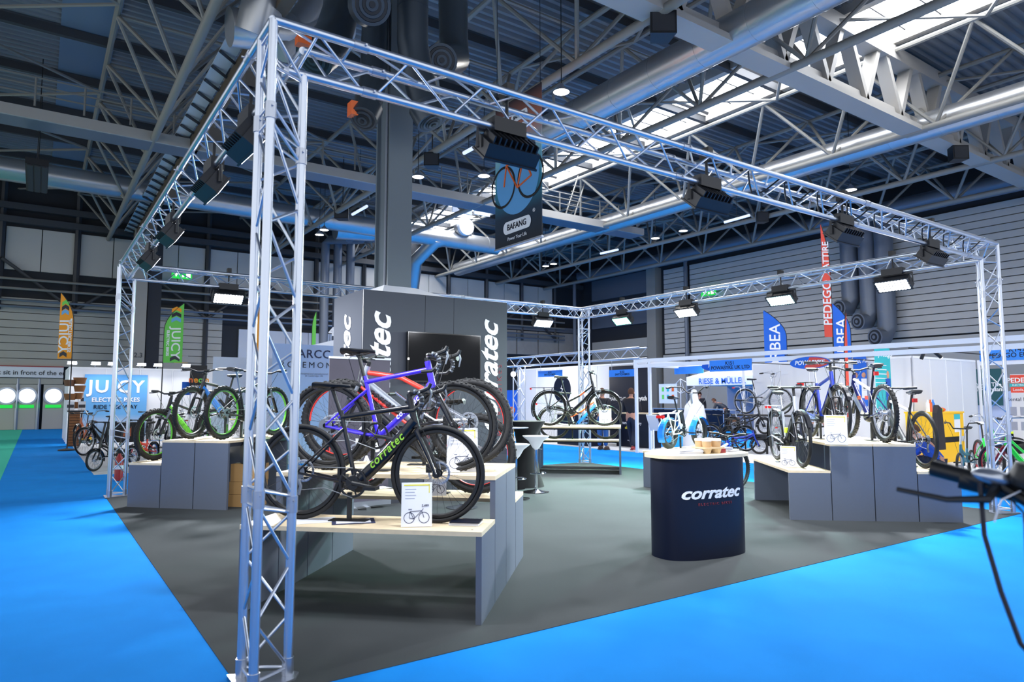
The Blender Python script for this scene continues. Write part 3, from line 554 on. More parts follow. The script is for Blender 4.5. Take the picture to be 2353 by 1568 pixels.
def ctop(u, v): return cc+cdir*u-cnor*v+ZA*.954
# cups in a carrier
t = thing('cup_carrier', 'moulded pulp cup carrier on the navy counter', 'carrier', ctop(.07, -.08), math.atan2(cdir.y, cdir.x))
MB().bx((-.12, -.1, .045), (.12, .1, .06)).build('plate', 'tray', t, False)
for x in (-.06, .06):
    for y in (-.05, .05): MB().lathe([(0, 0), (.035, 0), (.05, .05)], 14, (x, y, 0)).build('pocket', 'tray', t)
for i, (x, y) in enumerate(((-.06, -.05), (.06, -.05), (-.06, .05), (.06, .05))):
    p_ = ctop(.07+x, -.08+y)+ZA*.012; c_ = thing('coffee_cup', 'brown paper coffee cup with a white lid in the pulp carrier', 'cup', p_, group='cups in the carrier'); MB().lathe([(0, 0), (.036, 0), (.045, .11)], 18).build('cup', 'cupkraft', c_); MB().lathe([(.047, .105), (.047, .12), (.04, .128), (0, .128)], 18).build('lid', 'lidwhite', c_)
def stack(label, p_, rz, n_, sx, sy, mats, dz=.006):
    for k in range(n_):
        o = MB().box((0, 0, dz/2), (sx, sy, dz*.9)).build('brochure', mats[k % len(mats)] if k < n_-1 else mats[-1], None, False, loc=V(p_)+V((random.uniform(-.006, .006), random.uniform(-.006, .006), k*dz)), rot=(0, 0, rz+random.uniform(-.06, .06)), label=label, cat='brochure', group=label)
ca = math.atan2(cdir.y, cdir.x)
stack('white brochure with a dark edge in the counter stack beside the cups', ctop(-.2, -.05), ca+.1, 6, .3, .21, ('paper', 'paper', 'paper'), .007); stack('pale brochure in the fanned stack at the right of the counter', ctop(.3, .0), ca+.3, 7, .21, .15, ('paper', 'greyprint')); stack('thin brochure in the small stack at the counter end', ctop(.42, -.02), ca+.3, 3, .15, .1, ('greyprint', 'paper'))
for k in range(5): stack('white flyer fanned out on the left of the counter top', ctop(-.36+.02*k, .02*k)+ZA*(.0015*k), ca+.15*k, 1, .2, .14, ('paper',), .0015)
MB().box((0, 0, .02), (.07, .05, .04)).build('card_holder', 'maroon', None, False, loc=ctop(.2, -.12), rot=(0, 0, ca), label='small dark red card holder between cups and brochures', cat='holder')
# ---- price cards, flyers, stands
def icon(t, w_, z0, y):      # printed bicycle
    r = w_*.17; a, c = -w_*.24, w_*.24
    for x in (a, c): MB().torus((x, y, z0+r), r, .0022, 20, 4, .0006).build('printed_wheel', 'inkblue', t)
    m = MB(); P_ = lambda x, z_: V((x, y, z0+z_)); bb, st_, ht = (-.02*w_/.21, r*.8), (-.045*w_/.21, r*2.2), (.035*w_/.21, r*2.3)
    for p0, p1 in (((a, r), bb), (bb, ht), (st_, ht), (bb, st_), ((a, r), st_), (ht, (c, r)), ((st_[0]-.012, r*2.6), (st_[0]+.012, r*2.6)), (ht, (ht[0]+.01, r*2.7))): m.tube(P_(*p0), P_(*p1), .002, .002, 5)
    m.build('printed_frame', 'inkblue', t)
def card(label, p_, facing, tilt=14, w_=.21, h_=.297, price=''):
    f_ = V((facing[0], facing[1], 0)).normalized(); rz = math.atan2(f_.y, f_.x)+PI/2
    t = thing('price_card', label, 'price card', p_, rz, 'bike price cards'); a = math.radians(tilt)
    b_ = MB().bx((-w_/2, -.002, 0), (w_/2, .002, h_)).build('card', 'paper', t, False); b_.rotation_euler = (-a, 0, 0)
    MB().bx((-w_*.42, -.0035, h_*.925), (w_*.42, -.002, h_*.955)).build('yellow_bar', 'yellowprint', b_, False); MB().bx((w_*.39, -.0035, h_*.76), (w_*.42, -.002, h_*.955)).build('yellow_bar', 'yellowprint', b_, False)
    for k in range(4): MB().bx((-w_*.38, -.003, h_*(.84-.07*k)), (w_*(-.02-.05*(k % 2)), -.002, h_*(.855-.07*k))).build('print_line', 'greyprint', b_, False)
    if price: text('price', price, .022, 'inkblue', b_, (w_*.28, -.003, h_*.47), XA, ZA)
    icon(b_, w_, h_*.08, -.0028)
    q = MB().bx((-.03, 0, 0), (.03, .003, h_*.62)).build('easel_leg', 'paper', t, False); q.location = (0, math.sin(a)*h_+.03, 0); q.rotation_euler = (math.atan2(.05, h_*.6), 0, 0)
    return t
ca_ = lambda p_: CP-p_
for lab, px, py, z, f_, w_ in (('white price card on the low front bench beside the black road bike', 957, 1211, .604, None, .21), ('white price card on the tall bench before the purple gravel bike', 1062, 1085, .914, None, .24), ('white price card under the purple bike on the hidden low bench', 1000, 1140, .604, None, .2), ('white price card on the tall bench by the green-rimmed rear wheel', 541, 1006, .914, None, .2), ('narrow white price card by the green-framed mountain bike', 404, 1003, .914, None, .2), ('white price card in front of the step-through bike wheel', 1391, 978, .924, None, .25), ('white price card by the silver trekking bike on the low bench', 1812, 1074, .604, None, .19), ('white price card before the blue trekking bike', 1922, 1022, .929, None, .25)):
    p_ = G(px, py, z); card(lab, p_, V((CP.x-p_.x, CP.y-p_.y)) if f_ is None else f_, 13, w_, w_*1.42, '2,499' if px == 957 else '')
def flyer(label, px, py, z, mat, rz, w_=.21, d_=.15, h_=.002):
    o = MB().bx((-w_/2, -d_/2, 0), (w_/2, d_/2, h_)).build('flyer', mat, None, False, loc=G(px, py, z), rot=(0, 0, rz), label=label, cat='flyer'); return o
flyer('white flyer with a bike picture lying under the rear wheel of the black road bike', 725, 1197, .601, 'paper', -.2, .3, .21); f_ = flyer('dark-framed leaflet in the middle of the low front bench', 812, 1199, .601, 'inkblue', -.35, .3, .21); MB().bx((-.12, -.075, .002), (.12, .075, .0035)).build('print', 'paper', f_, False)
stack('navy-covered booklet on the right end of the low front bench', G(1070, 1205, .601), -.75, 3, .21, .15, ('paper', 'paper', 'navy'), .009)
flyer('white leaflet on the far low bench under the purple bike', 870, 1122, .601, 'paper', .2); stack('yellow-trimmed leaflet stack on the low bench behind the tall one', G(1085, 1122, .601), -.6, 3, .25, .18, ('paper', 'yellowprint', 'paper'), .008)
for lab, px, py, z in (('leaflet lying left of the silver trekking bike', 1770, 1052, .601), ('dark leaflet lying before the silver trekking bike', 1800, 1062, .601), ('leaflet on the tall bench beside the bike post', 2000, 1018, .926), ('leaflet lying on the last low bench', 2160, 1085, .601), ('white leaflet before the green-rimmed wheels', 480, 1004, .911), ('leaflet left on the step-through bench', 1300, 978, .921), ('leaflet right on the step-through bench', 1418, 977, .921)): flyer(lab, px, py, z, 'paper' if 'dark' not in lab else 'inkblue', random.uniform(-1, 1))
# cartons under the left display
p_ = G(545, 1168)
for k, (h_, z) in enumerate(((.17, 0), (.17, .17), (.24, .34))):
    o = MB().bx((-.2, -.15, 0), (.2, .15, h_-.004)).build('carton', 'carton', None, False, loc=(p_.x+.16+.01*k, p_.y+.12, .005+z), rot=(0, 0, -.79+.03*k), label='brown cardboard carton, %s of three beside the green-rimmed bike display' % ('bottom', 'middle', 'top')[k], cat='carton'); MB().bx((-.201, -.025, 0), (.201, .025, h_-.002)).build('tape', 'tape', o, False)
MB().bx((-.16, -.12, 0), (.16, .12, .26)).ell((0, 0, .28), .15, .11, .1).build('bin_bag', 'black', None, loc=(p_.x+.22, p_.y+.08, .59), label='black plastic bag on the stacked cartons', cat='bag')
# bistro furniture
def stool(label, p_, rz, h_=.75):
    t = thing('bar_stool', label, 'stool', p_, rz, 'white bucket bar stools'); m = MB().lathe([(.2, 0), (.21, .01), (.06, .035), (.03, .05)], 24).build('base', 'chrome', t)
    rod('gas_lift', (0, 0, .04), (0, 0, h_-.12), .024, 'chrome', t, 14); MB().torus((0, 0, 0), .15, .011, 20, 6, None, 0, PI).build('footrest', 'chrome', t, loc=(0, 0, .3), rot=(PI/2, 0, 0))
    MB().lathe([(.02, -.16), (.06, -.12), (.12, -.02), (.2, .04), (.215, .06), (.195, .055), (.1, .01), (0, -.01)], 24).build('seat', 'offwhite', t, loc=(0, 0, h_)); MB().path([(.0, .02, -.02), (.14, .03, -.05), (.2, .03, -.06)], .008, 6).build('lever', 'chrome', t, loc=(0, 0, h_-.1))
stool('white bucket bar stool beside the black-draped table', G(1232, 1132)+ZA*.004, .3, .82); stool('white bucket bar stool half hidden behind the knobby rear tyre', G(1185, 1148)+ZA*.004, 1.2, .74); stool('chrome-footed bar stool behind the stepped benches', G(1062, 1168)+ZA*.004, 2, .6)
p_ = G(1210, 1118)+ZA*.004; t = thing('draped_table', 'round high table under a black stretch cover', 'table', p_)
MB().lathe([(.3, 0), (.22, .25), (.16, .6), (.2, .9), (.31, 1.06), (.32, 1.09), (0, 1.09)], 28).build('cover', 'drape', t)
p_ = V((5.46, 5.56, .004)); t = thing('glass_table', 'small round glass-topped table on a chrome post', 'table', p_)
MB().lathe([(0, .99), (.26, .99), (.26, 1.005), (0, 1.005)], 28).build('top', 'silver', t); rod('post', (0, 0, .02), (0, 0, .99), .022, 'chrome', t); MB().lathe([(.2, 0), (.2, .012), (.03, .03)], 24).build('foot', 'chrome', t)
# fire extinguisher seen through the far left tower
p_ = G(272, 1105)+ZA*.005; t = thing('fire_extinguisher', 'red fire extinguisher behind the far left truss tower', 'extinguisher', p_); MB().lathe([(0, 0), (.07, 0), (.07, .38), (.03, .45), (.02, .48)], 16).build('cylinder', 'cabinetred', t); MB().bx((-.03, -.015, .48), (.05, .015, .54)).build('valve', 'black', t, False); MB().lathe([(.0715, .2), (.0715, .27)], 16).build('band', 'paper', t); MB().path([(.03, 0, .5), (.1, 0, .42), (.09, 0, .1)], .01, 6).build('hose', 'black', t)
# ================================================================== bicycles
WM = {}
def cached(key, fn):
    if key not in WM: WM[key] = fn()
    return WM[key]
def wheel(root, x, wr, tw, rim, lod, knob=False, disc=0, cass=0, rimh=.022, spokes=28, tyre='rubber', dark_spokes=True, decal=None):
    seg = (28, 44, 72)[lod]; Rr = wr-tw*.86-rimh/2
    hub = cached(('w', wr, tw, rim, lod, rimh), lambda: MB().torus((0, 0, 0), Rr, rimh/2, seg, 6, min(.014, tw*.4)).tube((0, -.05, 0), (0, .05, 0), .017, .017, 12).tube((0, -.034, 0), (0, -.03, 0), .03, .03, 14).tube((0, .03, 0), (0, .034, 0), .03, .03, 14).mesh('wheel', rim))
    w_ = link('wheel', hub, root, (x, 0, wr))
    if decal:
        dm, arcs = decal
        def de():
            m = MB()
            for k in range(arcs): m.torus((0, 0, 0), Rr-rimh*.46, .0042, 14 if arcs > 1 else seg, 6, min(.0155, tw*.42), 2*PI*k/arcs, 2*PI*k/arcs+(1.1 if arcs > 1 else 2*PI))
            return m.mesh('rim_decal', dm)
        link('rim_decal', cached(('rd', wr, tw, decal, lod, rimh), de), w_)
    def ty():
        m = MB().torus((0, 0, 0), wr-tw/2, tw/2, seg, 10 if lod else 7)
        if knob and lod:
            n_ = 64
            for i in range(n_):
                t = 2*PI*i/n_; e = V((math.cos(t), 0, math.sin(t))); f_ = V((-e.z, 0, e.x))
                for q in ((-.55, 0, .55) if i % 2 else (-.95, .95)):
                    nn = (e*math.cos(q)+YA*math.sin(q)); m.box(e*(wr-tw/2)+nn*(tw/2+.001), (.017, .014, .008), (f_, nn.cross(f_), nn))
        return m.mesh('tyre', tyre)
    link('tyre', cached(('t', wr, tw, knob, lod, tyre), ty), w_)
    def sp():
        m = MB(); r_ = (.0016, .0014, .0011)[lod]
        for i in range(spokes):
            t = 2*PI*i/spokes; s = 1 if i % 2 else -1; t2 = t+(.35 if (i//2) % 2 else -.35)
            m.tube((.028*math.cos(t2), s*.032, .028*math.sin(t2)), (Rr*math.cos(t), 0, Rr*math.sin(t)), r_, r_, 3, False)
        return m.mesh('spokes', 'darkgrey' if dark_spokes else 'silver')
    link('spokes', cached(('s', wr, tw, spokes, lod, dark_spokes), sp), w_, kind='stuff')
    if disc:
        def di():
            m = MB().torus((0, 0, 0), .074, .009, 36, 4, .001)
            for i in range(6):
                t = i*PI/3; m.tube((.02*math.cos(t), 0, .02*math.sin(t)), (.07*math.cos(t+.5), 0, .07*math.sin(t+.5)), .004, .004, 5)
            return m.mesh('brake_disc', 'silver')
        link('brake_disc', cached(('d', lod), di), w_, (0, .045, 0))
    if cass:
        link('cassette', cached(('c', lod), lambda: MB().lathe([(.02, 0), (.055, 0), (.055, .004), (.047, .006), (.047, .01), (.04, .012), (.04, .016), (.032, .018), (.032, .024), (.02, .026)], 26, (0, 0, 0), 'Y').mesh('cassette', 'steelgrey')), w_, (0, -.06, 0))
    return w_
def fender(root, x, wr, tw, mat, a0, a1, wide=1.5):
    m = MB(); n_ = 20; R_ = wr+.022; hw = tw*.5*wide+.004
    for i in range(n_):
        for (t0, t1) in ((a0+(a1-a0)*i/n_, a0+(a1-a0)*(i+1)/n_),):
            for (y0, d0), (y1, d1) in (((-hw, -.014), (-hw*.6, 0)), ((-hw*.6, 0), (hw*.6, 0)), ((hw*.6, 0), (hw, -.014))):
                for th in (0, .003):
                    P_ = lambda t, y, d: (math.cos(t)*(R_+d+th), y, math.sin(t)*(R_+d+th)); m.quad(P_(t0, y0, d0), P_(t1, y0, d0), P_(t1, y1, d1), P_(t0, y1, d1))
    f_ = m.build('mudguard', mat, root, loc=(x, 0, wr))
    t = a1-.35
    for s in (-1, 1): rod('mudguard_stay', (0, s*.06, 0), (math.cos(t)*(R_-.01), s*hw, math.sin(t)*(R_-.01)), .003, 'silver', f_, 5)
    return f_
def v3(p, y=0): return V((p[0], y, p[1]))
def bike(label, pos, dirv, s, group=None):
    g = dict(wr=.35, tw=.045, wb=1.08, rim='black', lod=1, knob=False, rimh=.022, frame='bikedark', bb=(.44, .29), st=(.31, .78), htb=(.88, .72), htt=(.84, .86), ttr=.02, dtr=.03, str_=.018, fork='rigid', forkmat=None, bar='flat', barw=.68, barz=.12, saddle=(.23, 1.0), fend=None, rack=None, batt=None, motor=True, lights=False, kick=False, tts=None, text=None, tcol='white', stand=False, basket=None, grips='black', ttmat=None, dtmat=None, extra=None, step=False, shock=False, steer=0, chainr=.09, saddlemat='black', tyre='rubber', tail=False, spokes=28, decal=None, lev=(.05, -.02, .14), gr=.0165)
    g.update(s); wr, tw, wb, lod = g['wr'], g['tw'], g['wb'], g['lod']; n8 = (8, 10, 14)[lod]
    d = V((dirv[0], dirv[1], 0)).normalized()
    root = thing('bicycle', label, 'bicycle', pos, math.atan2(d.y, d.x), group)
    bb, st_, htb, htt = g['bb'], g['st'], g['htb'], g['htt']; fm = g['frame']
    rx = v3((0, wr))
    wheel(root, 0, wr, tw, g['rim'], lod, g['knob'], 1, 1, g['rimh'], g['spokes'], g['tyre'], True, g['decal']); 
    # front end turns with the steering
    hax = (v3(htt)-v3(htb)).normalized(); piv = v3(htb)
    fe = root
    wheel(root, wb, wr, tw, g['rim'], lod, g['knob'], 1, 0, g['rimh'], g['spokes'], g['tyre'], True, g['decal'])
    # frame
    m = MB()
    hm_ = m if not (g['ttmat'] and g['dtmat']) else MB()
    hm_.tube(v3(htb)-hax*.02, v3(htt)+hax*.02, .027, .024, n8+2)
    m.tube(v3(bb, -.042), v3(bb, .042), .027, .027, n8)
    stt = v3(st_)
    m.tube(v3(bb), stt, g['str_']*1.05, g['str_'], n8)
    tt = g['tts'] or [(st_[0]+.004, st_[1]-.05), (htt[0]-.005, htt[1]-.045)]
    if not g['ttmat']: m.path([v3(p_) for p_ in tt], [g['ttr']]*len(tt), n8)
    if not g['dtmat']: m.path([v3((bb[0]+.02, bb[1]+.0)), v3((bb[0]*.5+htb[0]*.5+.01, bb[1]*.5+htb[1]*.5-.01)), v3((htb[0]-.005, htb[1]+.03))], [g['dtr'], g['dtr'], g['dtr']*.85], n8, flat=.9)
    ssz = g.get('ssz', st_[1]-.07); ssx = bb[0]+(st_[0]-bb[0])*(ssz-bb[1])/(st_[1]-bb[1])
    for s_ in (-1, 1):
        m.path([v3((ssx, ssz), s_*.012), v3((ssx*.55, ssz*.55+wr*.45), s_*(tw/2+.022)), v3((.005, wr+.01), s_*.062)], [.009, .009, .008], 7)
        m.path([v3((bb[0]-.02, bb[1]), s_*.03), v3((bb[0]*.6, bb[1]*.6+wr*.4-.01), s_*(tw/2+.022)), v3((.005, wr-.005), s_*.062)], [.014, .012, .009], 7)
    fr = m.build('frame', fm, root)
    if g['ttmat']: MB().path([v3(p_) for p_ in tt], g['ttr'], n8).build('top_tube', g['ttmat'], fr)
    if g['dtmat']: MB().path([v3((bb[0]+.02, bb[1])), v3((htb[0]-.005, htb[1]+.03))], [g['dtr'], g['dtr']*.85], n8, flat=.8).build('down_tube', g['dtmat'], fr)
    if hm_ is not m: hm_.build('head_tube', fm, fr)
    if g['batt']:
        u0, u1, bw, bh, bm, up = g['batt']; a = v3(bb).lerp(v3(htb), u0); c = v3(bb).lerp(v3(htb), u1); dx = (c-a).normalized(); up_ = dx.cross(YA)*-1
        pr = [(-bh/2, -bw*.3), (-bh*.3, -bw/2), (bh*.3, -bw/2), (bh/2, -bw*.3), (bh/2, bw*.3), (bh*.3, bw/2), (-bh*.3, bw/2), (-bh/2, bw*.3)]
        MB().prism(pr, 0, (c-a).length, (a+up_*up, up_, YA, dx)).build('battery', bm, root)
    if g['motor']:
        mm = MB().ell(v3((bb[0]+.02, bb[1]-.005)), .085, .055, .07, 16, 8).tube(v3((bb[0], bb[1]), -.06), v3((bb[0], bb[1]), .06), .05, .05, 16); mm.build('motor', g.get('motormat', 'black'), root)
    if g['shock']:
        a, c = v3((st_[0]+.06, st_[1]-.22)), v3((bb[0]+.22, bb[1]+.28)); rod('shock_body', a, a.lerp(c, .6), .024, 'black', fr, 12); rod('shock_shaft', a.lerp(c, .55), c, .011, 'chrome', fr, 10)
        for s_ in (-1, 1): MB().path([v3((.02, wr+.02), s_*.06), v3((st_[0]-.06, st_[1]-.28), s_*.045), a], .011, 7).build('rocker_link', 'silver', fr)
    # fork
    ax = v3((wb, wr)); cw = tw/2+.03; crown = v3(htb)-hax*.03+V((.012, 0, 0)); fmat = g['forkmat'] or fm
    if g['fork'] == 'susp':
        f_ = MB().path([crown+YA*-cw-hax*.0, crown-YA*.0, crown+YA*cw], .024, 8).tube(crown, v3(htb), .02, .02, 8); f_ = f_.build('fork', fmat, root)
        for s_ in (-1, 1):
            p0 = crown+YA*(s_*cw); p1 = ax+YA*(s_*cw)+V((-.015, 0, 0)); rod('stanchion', p0, p0.lerp(p1, .5), .0165, 'chrome' if g.get('chrome') else 'steelgrey', f_, 12); rod('lower_leg', p0.lerp(p1, .38), p1-ZA*.02, .023, fmat, f_, 12)
        mp = crown.lerp(ax, .4); MB().path([mp+YA*-cw, mp+V((.03, -cw*.6, .02)), mp+V((.03, cw*.6, .02)), mp+YA*cw], .013, 7).build('fork_arch', fmat, f_)
    else:
        mk = MB()
        for s_ in (-1, 1): mk.path([crown, crown+YA*(s_*cw*.8)-ZA*.02, crown.lerp(ax, .55)+YA*(s_*cw)+V((.0, 0, 0)), ax+YA*(s_*.055)], [.021, .019, .016, .011], 8)
        f_ = mk.build('fork', fmat, root)
    MB().box(ax+V((-.075, .055, .03)), (.045, .03, .06)).build('brake_caliper', 'black', f_, False)
    # cockpit
    hb = v3(htt)+hax*g['barz']; sp = hb+V((.055, 0, .01))
    MB().tube(v3(htt)+hax*.015, hb, .019, .019, 10).path([hb, sp], .017, 8).build('stem', 'black' if g['bar'] != 'cruiser' else 'silver', root)
    w2 = g['barw']/2
    def grip(p0, p1, par): rod('grip', p0, p1, g['gr'], g['grips'], par, 12)
    if g['bar'] == 'flat' or g['bar'] == 'riser':
        up = .0 if g['bar'] == 'flat' else .05; bk = .05
        pts = [sp+V((-bk, -w2, up+.005)), sp+V((-bk*.3, -w2*.55, up)), sp+V((0, -.09, up*.3)), sp+V((0, .09, up*.3)), sp+V((-bk*.3, w2*.55, up)), sp+V((-bk, w2, up+.005))]
        hbr = MB().path(pts, .0125, 8).build('handlebar', 'black', root)
        for s_, e, i_ in ((-1, pts[0], pts[1]), (1, pts[-1], pts[-2])):
            grip(e, e.lerp(i_, .85), hbr); q = e.lerp(i_, 1.0)
            lx, lz, ll = g['lev']; MB().path([q, q+V((lx*.7, s_*.01, lz*.6)), q+V((lx, s_*ll*.45, lz)), q+V((lx*.8, s_*ll, lz*1.1))], [.013, .01, .007, .006], 6).build('brake_lever', 'black', hbr)
            MB().path([q, q+V((.09, -s_*.06, -.04)), v3(htb)+V((.06, s_*.03, .02)), ax+V((-.03, .06 if s_ > 0 else -.05, .25))], .0028, 5).build('brake_hose', 'black', hbr)
        if g['motor']: MB().box(sp+V((.0, .06, .035)), (.05, .07, .02)).build('display', 'blackgloss', hbr, False)
    elif g['bar'] == 'drop':
        hbr = MB()
        for s_ in (-1, 1):
            y = s_*.21; hbr.path([sp, sp+V((0, s_*.17, 0)), sp+V((.02, y, 0)), sp+V((.075, y, -.005)), sp+V((.105, y+s_*.005, -.04)), sp+V((.095, y+s_*.01, -.09)), sp+V((.05, y+s_*.015, -.125)), sp+V((-.03, y+s_*.02, -.13))], .0135, 9)
        hbr = hbr.build('handlebar', 'black', root)
        for s_ in (-1, 1):
            y = s_*.21
            for k in range(9):      # wrapped tape ridges
                t_ = k/8; a_ = PI*.75*t_; p_ = sp+V((.055+.05*math.sin(a_), y+s_*.01, -.06+.065*math.cos(a_))); tg = V((math.cos(a_), 0, -math.sin(a_))); rod('tape_wrap', p_-tg*.006, p_+tg*.006, .0165, 'darkgrey' if k % 2 else 'steelgrey', hbr, 10)
            MB().path([sp+V((.07, y, .0)), sp+V((.115, y, .015)), sp+V((.15, y, .03)), sp+V((.165, y, .062))], [.016, .017, .017, .012], 9).build('brake_hood', 'black', hbr); MB().path([sp+V((.155, y, .03)), sp+V((.17, y, -.01)), sp+V((.155, y+s_*.01, -.075))], [.009, .008, .005], 6).build('brake_lever', 'steelgrey', hbr)
            MB().path([sp+V((.1, y, .0)), sp+V((.1, s_*.1, .06)), v3(htb)+V((.04, s_*.03, .0)), ax+V((-.03, .05*s_, .2))], .0028, 5).build('brake_hose', 'black', hbr)
    else:
        pts = [sp+V((-.22, -w2, .1)), sp+V((-.1, -w2*.92, .12)), sp+V((.03, -w2*.55, .11)), sp+V((.02, -.1, .01)), sp+V((.02, .1, .01)), sp+V((.03, w2*.55, .11)), sp+V((-.1, w2*.92, .12)), sp+V((-.22, w2, .1))]
        hbr = MB().path(pts, .0125, 8).build('handlebar', g.get('barmat', 'silver'), root)
        for s_, e, i_ in ((-1, pts[0], pts[1]), (1, pts[-1], pts[-2])):
            grip(e, e.lerp(i_, .9), hbr); q = e.lerp(i_, 1.1); MB().path([q, q+V((-.04, s_*.02, -.03)), q+V((-.12, s_*.02, -.035))], [.011, .007, .005], 6).build('brake_lever', 'black', hbr); MB().path([q, q+V((.2, -s_*.05, .05)), q+V((.22, -s_*.15, -.2)), v3(htb)+V((.05, s_*.03, 0))], .0028, 5).build('brake_hose', 'black', hbr)
    # saddle
    sd = v3(g['saddle']); rod('seatpost', stt-ZA*.03, sd-ZA*.03, .0145, g.get('postmat', 'black'), root, 10)
    ms = MB(); top = []
    prof = [(-.13, .065, -.012, .03), (-.12, .078, .004, .035), (-.06, .07, 0, .035), (0, .045, -.006, .03), (.07, .026, -.008, .026), (.135, .018, -.012, .022), (.145, .008, -.016, .014)]
    rings = []
    for x, hw, z, th in prof:
        b0 = len(ms.v)
        for k in range(10):
            a = 2*PI*k/10; ms.v.append(tuple(sd+V((x, hw*math.cos(a), z+(th*.35 if math.sin(a) > 0 else th)*math.sin(a)))))
        rings.append(b0)
    for a, c in zip(rings, rings[1:]):
        for k in range(10): ms.face((a+k, a+(k+1) % 10, c+(k+1) % 10, c+k))
    ms.face(tuple(rings[0]+k for k in range(10))); ms.face(tuple(rings[-1]+k for k in reversed(range(10))))
    sa = ms.build('saddle', g['saddlemat'], root)
    for s_ in (-1, 1): MB().path([sd+V((-.11, s_*.03, -.02)), sd+V((-.05, s_*.022, -.042)), sd+V((.05, s_*.022, -.042)), sd+V((.12, s_*.008, -.02))], .004, 5).build('saddle_rail', 'black', sa)
    if g['tail']: MB().box(v3(g['saddle'])+V((-.06, 0, -.12)), (.04, .05, .05)).build('tail_light', 'tailred', root, False)
    # drivetrain on the right hand side
    cr_ = g['chainr']; bbp = v3(bb)
    ck = MB().torus(bbp-YA*.055, cr_-.008, .009, 30, 4, .002)
    for i in range(5): t = i*2*PI/5; ck.tube(bbp-YA*.055, bbp+V((math.cos(t)*(cr_-.01), -.055, math.sin(t)*(cr_-.01))), .007, .006, 5)
    ca = g.get('crank', -.15); e = V((math.cos(ca), 0, math.sin(ca)))
    ck.path([bbp-YA*.065, bbp-YA*.08+e*.17], [.016, .011], 7); ck.path([bbp+YA*.065, bbp+YA*.08-e*.17], [.016, .011], 7); ck = ck.build('crankset', 'black', root)
    for s_ in (-1, 1): MB().box(bbp+YA*(s_*.13)-e*(s_*.17), (.09, .09, .022)).build('pedal', 'black', ck, False)
    mc = MB(); a, c = cr_, .04; rxp = rx-YA*.06; bp = bbp-YA*.055
    for s_ in (1, -1): mc.path([bp+V((.0, 0, s_*a)), (bp+rxp)/2+V((0, 0, s_*(a+c)/2)), rxp+V((0, 0, s_*c-(.09 if s_ < 0 else 0)))], .0035, 5)
    mc.build('chain', 'chain', root)
    MB().path([rxp+V((.01, 0, -.05)), rxp+V((.03, 0, -.1)), rxp+V((.015, 0, -.16))], [.014, .012, .012], 7).build('derailleur', 'steelgrey', root)
    if g['fend']: fender(root, 0, wr, tw, g['fend'], .25, PI+.5, g.get('fw', 1.5)); fender(root, wb, wr, tw, g['fend'], .45, PI-.2+.35, g.get('fw', 1.5))
    if g['rack']:
        z = 2*wr+.06; mr = MB()
        for s_ in (-1, 1):
            mr.path([(-.36, s_*.05, z), (-.3, s_*.07, z), (.1, s_*.06, z), (.2, s_*.03, z-.01)], .006, 6); mr.path([(-.03, s_*.07, wr), (-.12, s_*.08, z)], .006, 6); mr.path([(-.01, s_*.07, wr), (.06, s_*.07, z)], .006, 6)
        for x in (-.36, -.2, 0, .1): mr.tube((x, -.06, z), (x, .06, z), .005, .005, 6)
        rk = mr.build('rack', g['rack'], root); MB().box((-.38, 0, z-.02), (.03, .09, .04)).build('rear_light', 'tailred', rk, False)
    if g['lights']: MB().tube(crown+V((.05, 0, .03)), crown+V((.12, 0, .03)), .025, .033, 12).build('headlight', 'silver', root)
    if g['kick']: rod('kickstand', (.08, .06, wr*.9), (-.02, .2, .012), .009, 'silver', root, 8)
    if g['text']:
        s_, sz, side, tc_ = g['text']; a = v3(bb).lerp(v3(htb), .55); dx = (v3(htb)-v3(bb)).normalized(); y = side*(g['dtr']*1.0+.006)
        X_ = dx if side < 0 else dx*-1; text('frame_lettering', s_, sz, tc_, fr, a+YA*y, X_, (YA*side).cross(X_), .001, .3, 'CENTER', 1.15)
    if g['basket']:
        q = crown+V((.14, 0, .15)); bm = g['basket']; mb_ = MB().bx((q.x-.1, -.15, q.z-.1), (q.x+.12, -.14, q.z+.1)).bx((q.x-.1, .14, q.z-.1), (q.x+.12, .15, q.z+.1)).bx((q.x-.1, -.14, q.z-.1), (q.x-.09, .14, q.z+.1)).bx((q.x+.11, -.14, q.z-.1), (q.x+.12, .14, q.z+.1)).bx((q.x-.09, -.14, q.z-.1), (q.x+.11, .14, q.z-.09)); mb_.build('basket', bm, root, False)
    if g['extra']: g['extra'](root, g)
    if g['stand']:
        z = g['stand']; pl = thing('bike_stand', 'black post stand on a flat plate holding up the ' + (g.get('standname') or label), 'stand', V(pos)+d*bb[0]*.9, math.atan2(d.y, d.x), 'bike post stands')
        MB().bx((-.14, -.05, .001), (.14, .05, .007)).build('base_plate', 'black', pl, False); MB().bx((-.015, -.012, .007), (.015, .012, bb[1]-(.075 if g['motor'] else .04))).build('post', 'black', pl, False)
    return root
ROAD = dict(wr=.345, tw=.034, wb=1.03, rim='black', rimh=.035, lod=2, bb=(.42, .275), st=(.30, .79), htb=(.865, .69), htt=(.825, .86), ttr=.019, dtr=.05, str_=.016, bar='drop', barz=.05, saddle=(.235, .985), motor=True, ssz=.66, chainr=.105, frame='bikedark')
EMTB = dict(wr=.37, tw=.06, wb=1.15, rim='black', decal=('redrim', 3), rimh=.028, knob=True, lod=2, bb=(.44, .34), st=(.35, .66), htb=(.96, .70), htt=(.92, .83), tts=[(.36, .62), (.62, .75), (.91, .79)], ttr=.022, dtr=.05, fork='susp', forkmat='bikedark', bar='riser', barw=.76, barz=.06, saddle=(.24, .93), motor=True, shock=True, chainr=.075, ssz=.58)
